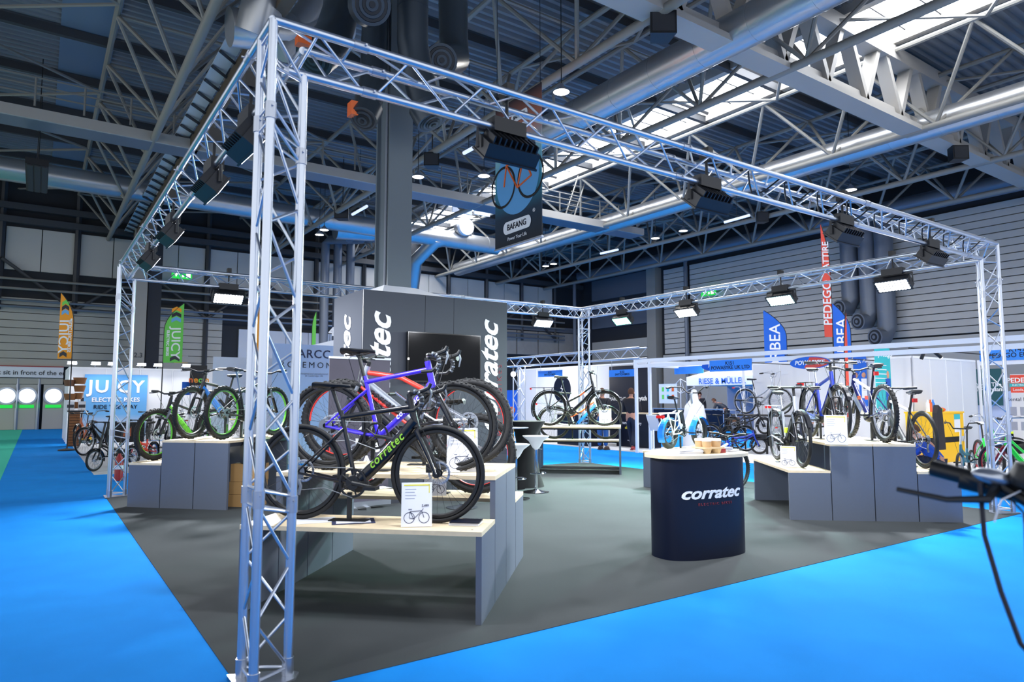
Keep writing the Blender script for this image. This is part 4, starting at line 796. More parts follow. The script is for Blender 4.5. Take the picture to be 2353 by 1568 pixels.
HARD = dict(wr=.365, tw=.056, wb=1.14, rim='black', decal=('green', 1), rimh=.026, knob=True, lod=1, bb=(.43, .31), st=(.33, .70), htb=(.93, .73), htt=(.89, .86), ttr=.02, dtr=.034, fork='susp', forkmat='bikedark', bar='riser', barw=.74, barz=.06, saddle=(.24, .99), motor=True, ssz=.62)
TREK = dict(wr=.355, tw=.042, wb=1.1, rim='black', rimh=.022, lod=1, bb=(.44, .29), st=(.31, .76), htb=(.90, .70), htt=(.86, .88), ttr=.02, dtr=.034, fork='susp', forkmat='bikedark', bar='flat', barw=.66, barz=.13, saddle=(.23, .97), fend='bikedark', rack='black', lights=True, batt=(.25, .8, .08, .08, 'black', .05), kick=False)
STEP = dict(TREK, tts=[(.345, .47), (.6, .60), (.855, .80)], st=(.31, .70), ttr=.021, saddle=(.235, 1.0), bar='flat', barz=.18, dtr=.045, batt=None, ssz=.62)
CITY = dict(STEP, lod=0, fork='rigid', bar='cruiser', barw=.6, barz=.14, motor=False, batt=None, forkmat=None)
FOLD = dict(wr=.22, tw=.045, wb=.98, rim='black', rimh=.018, lod=0, bb=(.40, .29), st=(.33, .52), htb=(.86, .47), htt=(.83, .60), tts=[(.35, .40), (.6, .44), (.84, .53)], ttr=.03, dtr=.02, bar='flat', barw=.55, barz=.38, saddle=(.24, .92), motor=False, spokes=20, fend='bikedark', ssz=.45)
z6, z9 = .602, .912
c_ = lambda px, py, z: G(px, py, z)
up = lambda p_, z: V((p_[0], p_[1], z))
# near display, front to back
B_ = V((1.488, .217, 0))
def on_near(v, u, z): p_ = B_-UX*u+UY*v; return V((p_.x, p_.y, z))
bike('matt black electric road bike with lime lettering on the low front bench', on_near(.27, 1.405, z6), UX, dict(ROAD, text=('corratec', .082, -1, 'limetext'), stand=True, standname='black road bike', fork='rigid', saddle=(.225, .985)), 'bikes on the near display')
bike('purple-blue gravel bike on the tall bench', on_near(.72, 1.40, z9), UX, dict(ROAD, frame='purple', forkmat='bikedark', wr=.352, tw=.042, knob=True, st=(.30, .745), htt=(.82, .84), htb=(.86, .67), saddle=(.24, .96), ssz=.64, motor=False, dtr=.028, ttr=.018, stand=True, standname='purple gravel bike', text=('corratec', .06, -1, 'white')), 'bikes on the near display')
bike('grey and red full-suspension electric mountain bike facing left on the tall bench', on_near(1.22, .35, z9), UX*-1, dict(EMTB, frame='silver', ttmat='red', dtmat='steelgrey', text=('corratec', .09, 1, 'black'), stand=True, standname='grey and red mountain bike', extra=lambda r, g: MB().path([v3((g['bb'][0]+.02, g['bb'][1]-.0), .03)+V((.03, 0, -.03)), v3((g['htb'][0]+.025, g['htb'][1]-.02), .03)], .014, 6).build('red_stripe', 'red', r)), 'bikes on the near display')
bike('dark mountain bike with red rims on the hidden low bench', on_near(1.76, .40, z6), UX*-1, dict(EMTB, frame='bikedark', shock=False, tts=None, st=(.34, .68), stand=True, standname='dark red-rimmed mountain bike', barz=.03, saddle=(.25, .86)), 'bikes on the near display')
# right display
R0 = V((6.638, 1.349, 0))
def on_right(v, u, z): p_ = R0+RV*v+RL*u; return V((p_.x, p_.y, z))
bike('silver and grey electric trekking bike with a neon label on the low bench', on_right(.27, 1.42, z6), RL*-1, dict(TREK, frame='bikesilver', ttmat='darkgrey', dtmat='darkgrey', postmat='silver', rack='silver', stand=True, standname='silver trekking bike', extra=lambda r, g: MB().box(v3(g['bb']).lerp(v3(g['htb']), .27)+V((.03, 0, .05)), (.1, .1, .07)).build('neon_label', 'lime', r, False)), 'bikes on the right display')
bike('royal blue electric trekking bike on the tall bench', on_right(.74, 1.40, .927), RL*-1, dict(TREK, frame='bikeblue', dtr=.042, stand=True, standname='royal blue trekking bike', ttr=.022, wr=.36, postmat='silver'), 'bikes on the right display')
bike('dark blue mountain bike with white top tube and orange battery print', on_right(1.27, .28, .927), RL, dict(HARD, frame='deepblue', ttmat='bikewhite', rim='silver', decal=None, tail=True, stand=True, standname='dark blue mountain bike', batt=(.25, .75, .09, .1, 'silver', .05), extra=lambda r, g: [MB().box(v3(g['bb']).lerp(v3(g['htb']), .45)+V((-.03, s_*.047, .06)), (.1, .004, .05)).build('battery_print', 'orange', r, False) for s_ in (-1, 1)]), 'bikes on the right display')
bike('grey hybrid bike with white-red top tube and red tail light on the last low bench', on_right(1.76, .36, z6), RL, dict(TREK, frame='darkgrey', ttmat='bikewhite', fend=None, rack=None, tail=True, lights=False, rimh=.03, wr=.36, stand=True, standname='grey hybrid bike', kick=True, forkmat='bikedark', barw=.7), 'bikes on the right display')
# left display
L0 = V((.116, 7.09, 0))
def on_left(v, u, z): p_ = L0+LV*v+LL*u; return V((p_.x, p_.y, z))
bike('black mountain bike with a green down tube on the low left bench', on_left(.25, 1.52, z6), (-.80, -.60), dict(HARD, dtmat='green', dtr=.045, stand=True, standname='green down tube mountain bike'), 'bikes on the left display')
bike('black full-suspension mountain bike with blue panels facing out', on_left(.74, 1.5, z9), (-.745, -.667), dict(EMTB, decal=None, lod=1, dtmat='skyblue', stand=True, standname='blue-panelled mountain bike', barz=.1), 'bikes on the left display')
bike('grey mountain bike with bright green rims facing away', on_left(1.22, .28, z9), (.78, .625), dict(HARD, frame='darkgrey', wr=.37, stand=True, standname='grey green-rimmed mountain bike', postmat='silver'), 'bikes on the left display')
# back centre display
K0 = V((8.39, 6.09, 0))
def on_back_b(v, u, z): p_ = K0-UX*u+UY*v; return V((p_.x, p_.y, z))
bike('black step-through electric bike with orange flashes on the tall bench', on_back_b(.3, 1.42, .922), UX, dict(STEP, rim='black', frame='bikedark', rack='bikedark', stand=True, standname='black step-through bike', kick=False, extra=lambda r, g: [MB().box(v3(g['tts'][1])+V((.06, s_*.02, .045)), (.12, .008, .03), (V((.8, 0, .6)), YA, V((-.6, 0, .8)))).build('orange_flash', 'orange', r, False) for s_ in (-1, 1)]), 'bikes on the step-through display')
bike('white-framed step-through bike with blue and orange bands on the low bench behind', on_back_b(1.27, 1.42, z6), UX, dict(STEP, frame='bikewhite', dtmat='skyblue', ttmat='orange', rack='silver', stand=True, standname='white step-through bike'), 'bikes on the step-through display')
# compact white bike on its platform
def cargo_extra(r, g):
    MB().path([(-.28, .0, .60), (-.2, .07, .62), (.22, .07, .62), (.3, .03, .66)], .012, 7).path([(-.28, 0, .60), (-.2, -.07, .62), (.22, -.07, .62), (.3, -.03, .66)], .012, 7).path([(0, .09, .25), (-.15, .08, .62)], .011, 7).path([(0, -.09, .25), (-.15, -.08, .62)], .011, 7).path([(0, -.09, .25), (.12, -.08, .62)], .011, 7).path([(0, .09, .25), (.12, .08, .62)], .011, 7).path([(-.11, -.085, .52), (.09, -.085, .48)], .009, 6).build('cargo_rack', 'bikewhite', r)
    MB().box((-.27, 0, .56), (.04, .14, .05)).build('rear_light', 'tailred', r, False); MB().box((.43, 0, .48), (.07, .085, .36), (V((.95, 0, .32)).normalized(), YA, V((-.32, 0, .95)).normalized())).build('battery', 'black', r, False)
CARGO = dict(wr=.26, tw=.1, wb=1.06, rim='black', rimh=.03, lod=1, bb=(.42, .29), st=(.30, .64), htb=(.86, .60), htt=(.82, .76), tts=[(.40, .40), (.6, .42), (.82, .70)], ttr=.035, dtr=.05, frame='bikewhite', fend='skyblue', fw=1.25, bar='cruiser', barw=.8, barz=.2, barmat='black', grips='black', saddle=(.2, .9), motor=True, batt=None, chainr=.09, ssz=.5, extra=cargo_extra, spokes=24)
p_ = V((7.56, 3.997, z6))+V((.98, .2, 0))*.55+V((-.2, .98, 0))*.42; bike('compact white cargo bike with blue mudguards and fat tyres', p_, (.98, .2), dict(CARGO, stand=True, standname='white compact cargo bike'))
bike('blue and white child mountain bike behind the navy counter', c_(1600, 1135, .004), (.72, .0), dict(HARD, lod=1, frame='bikeblue', ttmat='bikewhite', decal=None, wr=.33, tw=.055, wb=1.0, htb=(.82, .66), htt=(.79, .78), saddle=(.22, .84), st=(.29, .62), bb=(.39, .28), motor=False, kick=True, ssz=.54))
# the near bike whose handlebar reaches into the view
fb = thing_dir = V((.93, -.36, 0)).normalized()
# near bike at the right edge: only its right-hand grip reaches into the view
E_ = CP+ray(2135, 1085)*1.75; Bc = CP+ray(2500, 1215)*1.55; bv = E_-Bc; bv.z = 0; bv.normalize(); fd = V((bv.y, -bv.x, 0))
if fd.dot(cf) > 0: fd = -fd
fl = V((-fd.y, fd.x, 0)); sgn = 1 if bv.dot(fl) > 0 else -1; th = math.radians(10)*sgn      # it leans on its kickstand
fst = dict(TREK, lod=2, barw=.64, bar='riser', frame='bikedark', fend='black', rack=None, batt=None, motor=True, kick=True, gr=.021)
hx = (v3(fst['htt'])-v3(fst['htb'])).normalized(); fst['barz'] = (Bc.z/math.cos(th)-.01-fst['htt'][1])/hx.z; spl = v3(fst['htt'])+hx*fst['barz']+V((.055, 0, .01))
RM = axm(V((0, 0, 0)), fd, fl, ZA) @ Matrix.Rotation(th, 4, 'X'); fpos = Bc-RM @ spl; fpos.z = 0.003
def near_extra(r, g):
    inv = (Matrix.Translation(fpos) @ RM).inverted(); L_ = lambda px, py, dp: inv @ (CP+ray(px, py)*dp)
    a = spl+V((-.015, .18*sgn, .05))
    MB().tube(a+V((-.02, sgn*.075, -.005)), a+V((-.02, -sgn*.08, -.012)), .026, .024, 12).build('switch_clamp', 'black', r); MB().ell(a+V((.0, sgn*.01, .018)), .03, .045, .02, 14, 8).build('shifter_body', 'silver', r); MB().lathe([(0, .045), (.04, .035), (.05, .005), (.042, -.02), (0, -.025)], 18).build('bell', 'black', r, loc=a+V((.01, -sgn*.07, .03)))
    MB().path([a+V((.03, sgn*.03, 0)), L_(2262, 1230, 1.62), L_(2300, 1360, 1.55), L_(2345, 1480, 1.5), L_(2420, 1560, 1.45), v3(g['htb'])+V((.05, 0, .05))], .0055, 8).build('brake_hose', 'navy', r)
    MB().path([a+V((.02, -sgn*.05, 0)), L_(2300, 1150, 1.6), L_(2285, 1200, 1.6)], .002, 5).build('cable_tie', 'paper', r)
nb = bike('dark bicycle beside the viewer with only its grip and brake lever in sight', fpos, fd, dict(fst, extra=near_extra, lev=(.09, -.05, .2))); nb.rotation_euler.x = th
def lampat(t, p_, d_, watt, size, spread=160, colr=(1, .97, .93)):
    L = bpy.data.lights.new('spot_beam', 'AREA'); L.shape = 'DISK'; L.size = size; L.energy = watt; L.color = colr; L.spread = math.radians(spread); o = bpy.data.objects.new('spot_beam', L); col.objects.link(o); o.parent = t
    N = V(d_).normalized()*-1; x, y = frame_of(N); o.matrix_local = axm(V(p_), x, y, N)
# ================================================================== booths across the right-hand aisle
def post(p_, h_, par, r=.04): rod('booth_post', p_, V(p_)+ZA*h_, r, 'white', par, 8)
def shell(name, label, pts, h_, pan=1.0, mat='offwhite', group=None):
    # white panel wall following pts: each panel its own piece between posts
    t = thing(name, label, 'booth wall', (*pts[0], .004), group=group); o = V((*pts[0], 0))
    for a, c in zip(pts, pts[1:]):
        a, c = V((*a, 0))-o, V((*c, 0))-o; d = (c-a); L = d.length; d.normalize(); n_ = max(1, round(L/pan)); N = V((-d.y, d.x, 0))
        for k in range(n_):
            p0, p1 = a+d*(L*k/n_), a+d*(L*(k+1)/n_); MB().box((p0+p1)/2+ZA*(h_/2), (L/n_-.05, .03, h_-.04), (d, N, ZA)).build('wall_panel', mat, t, False); rod('wall_post', p0, p0+ZA*h_, .024, 'white', t, 8)
        rod('wall_post', c, c+ZA*h_, .024, 'white', t, 8); MB().box((a+c)/2+ZA*(h_-.02), (L, .05, .05), (d, N, ZA)).build('top_rail', 'white', t, False)
    return t
FX = 12.5
t = thing('fascia_gantry', 'white fascia frame of the booths facing the aisle', 'booth frame', (FX, 0, .004))
for y in (9.75, 9.25): post((0, y, 0), 2.5, t, .05)
post((4, 9.25, 0), 2.5, t)
for z in (2.44, 2.3): MB().bx((-.04, -9, z), (.04, 9.8, z+.09)).build('fascia_beam', 'white', t, False)
MB().bx((-.03, 9.2, 2.3), (4, 9.28, 2.48)).build('fascia_beam', 'white', t, False); rod('fascia_tie', (3.9, 9.2, 2.4), (3.9, 9.2, 2.0), .02, 'white', t)
def sign(label, txt, c, X, w_, h_, sz, mat='signblue', tm='navy', drop=0):
    X = V(X).normalized(); N = X.cross(ZA); t = thing('booth_sign', label, 'sign', c, group='blue booth number boards'); MB().box((0, 0, 0), (w_, .02, h_), (X, N, ZA)).build('board', mat, t, False); text('lettering', txt, sz, tm, t, N*.012, X, ZA, .001)
    if drop:
        for k in (-.4, .4): rod('hanging_wire', X*(k*w_)+ZA*(h_/2), X*(k*w_)+ZA*(drop-c[2]), .006, 'silver', t, 5)
    return t
MYA = YA*-1
a, c = AX(1631, 842, FX-.055), AX(1727, 838, FX-.055); sign('blue board reading K151 above the white cargo bike', 'K151\nPOWABYKE UK LTD', (a+c)/2, MYA, (a-c).length, .27, .12)
a, c = AX(1550, 852, 13.6), AX(1616, 850, 13.6); sign('small blank blue board beside the K151 board', ' ', (a+c)/2, MYA, (a-c).length, .2, .1, drop=2.4)
for i, (pa, pb, y_) in enumerate(((1237, 1292, 859), (1400, 1462, 858))): a, c = AX(pa, y_, 12.6), AX(pb, y_, 12.6); sign('blue board reading K152 %s' % ('over the step-through bike', 'on the navy wall')[i], 'K152\nSWYTCH BIKES', (a+c)/2, MYA, (a-c).length, .2, .085, drop=2.6)
PX = 19.7; a, c = AX(2241, 815, PX), AX(2420, 805, PX); t = sign('large blue board reading K149 by the right-hand tower', 'K149\nPEDEGO EUROPE', (a+c)/2+MYA*.1, MYA, (a-c).length, .4, .17)
# ovals of the neighbouring booth
def oval(label, c, X, w_, h_, ts=.2):
    X = V(X).normalized(); N = X.cross(ZA); t = thing('oval_sign', label, 'sign', c, group='oval brand signs'); pts = [(w_/2*math.cos(2*PI*i/40), h_/2*math.sin(2*PI*i/40)) for i in range(40)]
    MB().prism(pts, -.03, 0, (V((0, 0, 0)), X, ZA, N)).build('board', 'flagblue', t); red = [(x*.93+.01, y*.88) for x, y in pts if x > -w_*.12+y*.5]
    MB().prism(sorted(red, key=lambda q: math.atan2(q[1], q[0]-.25*w_)), 0, .004, (V((0, 0, 0)), X, ZA, N)).build('red_field', 'redrim', t); text('lettering', 'POWABYKE', ts, 'white', t, N*.008, X, ZA, .004, .2)
a, c = AX(1815, 834, 12.42), AX(1907, 834, 12.42); oval('red and blue oval brand sign above the wall of bikes', (a+c)/2, MYA, (a-c).length, .26, .125)
a, c = AX(1612, 842, 12.62), AX(1690, 840, 12.62); oval('red and blue oval brand sign behind the K151 board', (a+c)/2, MYA, (a-c).length, .26, .11)
shell('booth_wall', 'white panel wall behind the rack of city bikes', [(16.5, 8.9), (16.5, 4.4)], 2.5, .95, group='white booth walls')
shell('booth_wall', 'white panel wall with the turquoise poster', [(16.5, 4.4), (20.0, 4.4)], 2.5, .9, group='white booth walls')
t = thing('fascia_gantry', 'white end frame of the far booth under the K149 board', 'booth frame', (20.0, 4.3, .004)); post((0, 0, 0), 2.5, t); MB().bx((-.03, -9, 2.36), (.03, 0, 2.46)).build('fascia_beam', 'white', t, False)
def poster(label, c, X, w_, h_, mat, cat='poster', grp=None, legs=False):
    X = V(X).normalized(); N = X.cross(ZA); t = thing('poster', label, cat, c, group=grp); MB().box((0, 0, 0), (w_, .012, h_), (X, N, ZA)).build('sheet', mat, t, False)
    if legs:
        for k in (-.42, .42): rod('stand_leg', X*(k*w_)-N*.02+ZA*(h_*.4), X*(k*w_)-N*.02-ZA*(c[2]-.006), .012, 'silver', t, 6)
    return t, X, N
# posters on the white walls
a, c = AY(2012, 875, 4.34), AY(2047, 875, 4.34); t, X, N = poster('turquoise poster with a cyclist on the white panel wall', (a+c)/2, XA, (c-a).length, 1.5, 'posterteal'); text('lettering', 'Why Pedego?', .16, 'white', t, N*.008+ZA*.6, X, ZA, .002, .3)
for k in range(6): MB().box(N*.008+X*(-.1)+ZA*(.35-.1*k), (.5, .002, .02), (X, N, ZA)).build('print_line', 'offwhite', t, False)
MB().box(N*.008+X*.2-ZA*.2, (.22, .002, .5), (X, N, ZA)).build('printed_torso', 'bluecloth', t, False); MB().ell(N*.008+X*.2+ZA*.14, .06, .004, .09).build('printed_head', 'skin', t); MB().box(N*.008+X*.2-ZA*.6, (.2, .002, .3), (X, N, ZA)).build('printed_bike', 'darkgrey', t, False)
a, c = AX(1962, 875, 16.42), AX(1992, 875, 16.42); t, X, N = poster('blue poster with people behind the blue bike handlebars', (a+c)/2, MYA, (a-c).length, 1.3, 'flagblue'); text('lettering', 'Hello, Fun', .12, 'white', t, N*.008+ZA*.5, X, ZA, .002, .3)
for k in (-1, 1): MB().box(N*.008+X*(.1*k)-ZA*.2, (.14, .002, .5), (X, N, ZA)).build('printed_person', 'whitecloth', t, False); MB().ell(N*.008+X*(.1*k)+ZA*.14, .05, .05, .07).build('printed_head', 'skin', t)
P2 = 21.5; a, c = AX(2232, 890, P2), AX(2303, 890, P2); t, X, N = poster('dark teal tourism poster with a white sunburst behind the right tower', (a+c)/2+ZA*.0, MYA, (a-c).length, 1.05, 'posterdark'); text('lettering', 'The\nIreland', .16, 'white', t, N*.008+X*.25, X, ZA, .002)
for k in range(10): q = 2*PI*k/10; rod('sunburst_ray', N*.01-X*.2, N*.01-X*.2+X*(.13*math.cos(q))+ZA*(.13*math.sin(q)), .006, 'white', t, 5)
a, c = AX(2234, 960, P2+.05), AX(2316, 960, P2+.05); poster('pale mountain landscape mural below the teal poster', V(((a+c)/2).xy.to_tuple()+(.85,)), MYA, (a-c).length+.3, 1.65, 'postermural')
a, c = AX(2322, 880, 18.2), AX(2375, 880, 18.2); t, X, N = poster('white roll-up price banner with a red heading', V(((a+c)/2).xy.to_tuple()+(1.05,)), MYA, (a-c).length, 2.0, 'paper', 'banner'); MB().box(N*.008+ZA*.77, ((a-c).length, .002, .42), (X, N, ZA)).build('red_heading', 'flagred', t, False); text('lettering', 'PEDEGO', .16, 'white', t, N*.011+ZA*.85, X, ZA, .004); MB().box(N*.01+ZA*.74, (.5, .002, .08), (X, N, ZA)).build('teal_strip', 'posterteal', t, False); text('lettering', 'ELECTRIC BIKES', .055, 'white', t, N*.013+ZA*.74, X, ZA); text('lettering', 'Leeds, UK', .09, 'white', t, N*.011+ZA*.63, X, ZA); text('lettering', 'Rental Pricing', .12, 'inkblue', t, N*.009+ZA*.4, X, ZA)
for j in range(2):
    for k in range(3): MB().box(N*.009+X*(-.2+.2*k)+ZA*(.12-.35*j), (.13, .002, .2), (X, N, ZA)).build('price_cell', 'greyprint', t, False)
# yellow counter with bottles and a jacket
p_ = G(2165, 1056); p_ = V((16.0, 0, 0)); a, c = AY(2112, 1050, 3.9), AY(2200, 1050, 3.9)
t = thing('yellow_counter', 'bright yellow counter box with a dark gap round its middle', 'counter', ((a.x+c.x)/2, 3.95, .004)); hw = (c.x-a.x)/2*.8
MB().bx((-hw, -.3, 0), (hw, .3, .45)).build('lower_box', 'yellow', t, False); MB().bx((-hw*.92, -.27, .45), (hw*.92, .27, .58)).build('dark_gap', 'black', t, False); MB().bx((-hw, -.3, .58), (hw, .3, 1.12)).build('upper_box', 'yellow', t, False); MB().bx((-hw-.02, -.32, 1.12), (hw+.02, .32, 1.16)).build('lid', 'yellow', t, False)
MB().bx((hw-.5, -.31, .68), (hw-.2, -.302, 1.08)).build('price_sheet', 'paper', t, False); MB().bx((hw-.5, -.314, .98), (hw-.2, -.308, 1.1)).build('teal_band', 'posterteal', t, False)
for i, (m_, lab) in enumerate((('white', 'white'), ('orange', 'orange'), ('skyblue', 'light blue'))): o = MB().lathe([(0, 0), (.04, 0), (.04, .19), (.018, .24), (.018, .28), (0, .28)], 14).build('drinks_bottle', m_, None, loc=((a.x+c.x)/2-hw*.7+.13*i, 3.85, 1.165), label='%s metal drinks bottle on the yellow counter' % lab, cat='bottle')
o = MB().ell((0, 0, .05), .14, .1, .06, 12, 6).build('soft_toy', 'brightgreen', None, loc=((a.x+c.x)/2-.05, 3.85, 1.16), label='green and orange novelty items on the yellow counter', cat='novelty'); MB().ell((.2, 0, .05), .1, .08, .05, 12, 6).build('orange_item', 'orange', o)
jm = MB(); 
for k in range(7):
    for j in range(6): pass
jp = V((a.x-.15, 3.45, .35)); jm.prism([(-.18, 0), (.2, 0), (.16, .5), (.1, .9), (-.06, .98), (-.14, .8)], 0, .1, (V((0, 0, 0)), XA, ZA, YA*-1)); o = jm.build('jacket', 'darkcloth', None, False, loc=jp, label='black jacket hanging in front of the yellow counter', cat='jacket')
# inflatable black seat and lime cushions
p_ = G(2270, 1047); o = thing('beanbag', 'shiny black bean bag with lime panels behind the folding bike', 'bean bag', V((p_.x-.5, p_.y-1.0, .004))); MB().ell((0, 0, .35), .85, .5, .34, 20, 12).build('bag', 'blackgloss', o)
for sx in (-.3, .35): MB().ell((sx, -.1, .6), .24, .3, .13, 14, 8).build('lime_panel', 'lime', o)
# bikes of the right-hand booths
gB = 'bikes in the booths across the aisle'
fv = (G(2207, 1102)-G(2262, 1082)).normalized()
bike('steel blue folding bike with small wheels near the yellow counter', G(2207, 1102)-fv*.98+ZA*.004, fv, dict(FOLD, frame='teal', rim='bikesilver', lod=1, wr=.24, bar='cruiser', barw=.55, barmat='black', saddlemat='black', barz=.3, fend=None), gB)
bike('bright green cruiser bike behind the right-hand tower', G(2252, 1088)+ZA*.004, G(2345, 1118)-G(2252, 1088), dict(CITY, frame='brightgreen', wr=.33, tw=.06, rim='maroon', saddlemat='offwhite', barmat='silver', fend=None, rack=None, kick=True, lod=1), gB)
bike('green cruiser bike with dark red front fender at the picture edge of the booth', G(2440, 1135)+ZA*.004, G(2345, 1122)-G(2440, 1135), dict(CITY, frame='brightgreen', wr=.35, tw=.06, rim='maroon', forkmat='maroon', saddlemat='offwhite', rack=None, fend=None, kick=True, lod=1), gB)
t = thing('bike_rack', 'black tubular rack holding city bikes in front of the white wall', 'rack', (15.6, 7.2, .004))
for y in (-1.0, 1.6):
    for x in (-.3, .3): rod('upright', (x, y, 0), (x, y, 1.02), .025, 'black', t, 8)
for z in (.35, 1.0):
    for x in (-.3, .3): rod('rail', (x, -1.0, z), (x, 1.6, z), .022, 'black', t, 8)
for y in (-1.0, 1.6): rod('cross_rail', (-.3, y, 1.0), (.3, y, 1.0), .022, 'black', t, 8)
bike('silver city bike raised on the black rack before the white wall', (15.75, 8.65, 1.03), (.05, -1), dict(CITY, frame='bikesilver', rim='silver', rack='silver', fend='silver', basket=None, lod=1, saddlemat='darkgrey'), gB)
bike('black folding bike hung below the silver city bike', (14.98, 8.5, .52), (0, -1), dict(FOLD, lod=1), gB)
t = thing('low_plinth', 'low black plinth carrying a folding bike', 'plinth', (14.98, 8.05, .004)); MB().bx((-.2, -.7, .4), (.2, .6, .51)).build('deck', 'black', t, False)
for y in (-.6, .5): rod('plinth_leg', (0, y, 0), (0, y, .4), .03, 'black', t, 8)
bike('black city bike with a brown front basket in the far booth', G(1610, 1050)+V((2.6, 2.2, .004)), (.3, -1), dict(CITY, frame='bikedark', basket='brown', rack='black', fend='bikedark', lod=1, bar='flat'), gB)
bike('black town bike with cream tyres beside the basket bike', G(1660, 1055)+V((2.3, 2.2, .004)), (.1, -1), dict(CITY, frame='bikedark', tyre='rubber', rim='silver', fend='black', rack='black', lod=1), gB)
bike('black folding bike on the floor behind the cargo bike', (14.3, 8.4, .004), (.5, -.9), dict(FOLD, lod=1, frame='bikeblue'), gB)
bike('dark trekking bike behind the silver trekking bike', (14.2, 6.2, .004), (.2, -1), dict(TREK, lod=0, kick=True), gB)
# track spots above the booths: one real pair, the rest added to brighten interiors
for i, (x, y, lab) in enumerate(((13.2, 7.6, 'added over the wall of bikes, nearer the gazebo'), (13.2, 5.2, 'above the oval sign'), (13.2, 2.6, 'added over the yellow counter'), (13.2, -.5, 'added over the green cruisers'))):
    t = thing('track_spot', 'pair of small black track spotlights ' + lab, 'lamp', (x, y, 2.42), group='track spotlights'); rod('track', (-.7, 0, .0), (3.4, 0, .0), .012, 'black', t, 6)
    for k, dy in enumerate((-.1, .1)): d_ = V((.6, dy*6, -.8)).normalized(); p0 = V((.1, dy, -.05)); rod('spot_barrel', p0, p0+d_*.16, .035, 'black', t, 10); rod('spot_lens', p0+d_*.16, p0+d_*.165, .03, 'spotlamp', t, 10); lampat(t, p0+d_*.18, d_, 18, .06, 140)
# feather flags
def flag(label, base, h0, h1, w_, mat, X, words, ws, side=1, parts=(), mirror=False):
    # feather flag: pole plus curved cloth
    X = V(X).normalized(); N = X.cross(ZA); t = thing('feather_flag', label, 'flag', base, group='feather flags'); n_ = 14; L = []; R_ = []
    for i in range(n_+1):
        u = i/n_; z = h0+(h1-h0)*u; bend = .0 if u < .55 else ((u-.55)/.45)**2*w_*.96; L.append(X*(side*bend)+ZA*z); R_.append(X*(side*w_)+ZA*z)
    m = MB()
    for i in range(n_):
        for off in (.004, -.004): m.quad(L[i]+N*off, R_[i]+N*off, R_[i+1]+N*off, L[i+1]+N*off)
    m.build('cloth', mat, t, False); MB().path([ZA*0, ZA*h0]+[l_ for l_ in L], [.016]*2+[.012]*(n_+1), 8).build('pole', 'black', t); MB().lathe([(.22, 0), (.22, .03), (.03, .06)], 16).build('foot', 'black', t)
    Xt = ZA if side > 0 else ZA
    for s_, sz, u, off, tm in words: text('lettering', s_, sz, tm, t, X*(side*w_*off)+ZA*(h0+(h1-h0)*u)+N*.009, ws, ws.cross(N)*(1 if mirror else -1), .004)
    for u, m_ in parts: MB().prism([(-.25*w_, 0), (0, .07), (.25*w_, 0), (.25*w_, .11), (0, .18), (-.25*w_, .11)], .005, .008, (X*(side*w_*.62)+ZA*(h0+(h1-h0)*u), X, ZA, N)).build('chevron', m_, t, False)
    return t
def flag_at(label, px, pyt, pyb, dist, wpx, mat, words, side=1, parts=(), up_=True, mirror=False):
    d = ray(px, pyb); k = dist; b_ = CP+d*k; tp = CP+ray(px, pyt)*k; X = V((cr.x, cr.y, 0)); return flag(label, (b_.x, b_.y, .004), b_.z, tp.z, wpx/FP*k, mat, X, words, ZA*-1 if not up_ else ZA, side, parts, mirror)
ch = ((.8, 'navy'), (.72, 'posterblue'), (.88, 'flaggreen'))
flag_at('orange feather flag with mirrored lettering beside the exit doors', 165, 672, 825, 19.5, 33, 'flagorange', [('JUICY', .385, .34, .6, 'white'), ('ELECTRIC BIKES', .13, .34, .2, 'white')], -1, ((.66, 'posterblue'), (.73, 'navy'), (.8, 'flaggreen'), (.02, 'greycloth')), False, True)
flag_at('green feather flag with lettering beside the dark column', 374, 697, 834, 20.5, 44, 'flaggreen', [('JUICY', .38, .33, .62, 'white'), ('ELECTRIC BIKES', .11, .33, .22, 'white')], 1, ((.68, 'posterblue'), (.76, 'navy'), (.85, 'flagorange'), (.02, 'greycloth')), False)
flag_at('blue feather flag with white lettering by the blank blue board', 1810, 713, 850, 22, 52, 'flagblue', [('ORBEA', .5, .36, .5, 'white')], -1)
flag_at('blue feather flag with white lettering behind the red flag', 1958, 697, 840, 20.5, 40, 'flagblue', [('ORBEA', .45, .38, .5, 'white')], -1)
flag_at('very tall narrow orange-red feather flag behind the blue bike', 1914, 510, 775, 17, 19, 'flagred', [('PEDEGO', .3, .3, .5, 'white'), ('FATTIRE', .22, .7, .5, 'white')], -1)
flag_at('thin red flag pole cloth in front of the second blue flag', 1946, 710, 960, 16, 8, 'flagred', [], 1)
flag_at('thin green feather flag seen edge-on beside the drop ducts', 716, 715, 800, 26, 9, 'flaggreen', [], 1); flag_at('orange feather flag glimpsed through the near tower', 588, 690, 815, 22, 12, 'flagorange', [], 1)
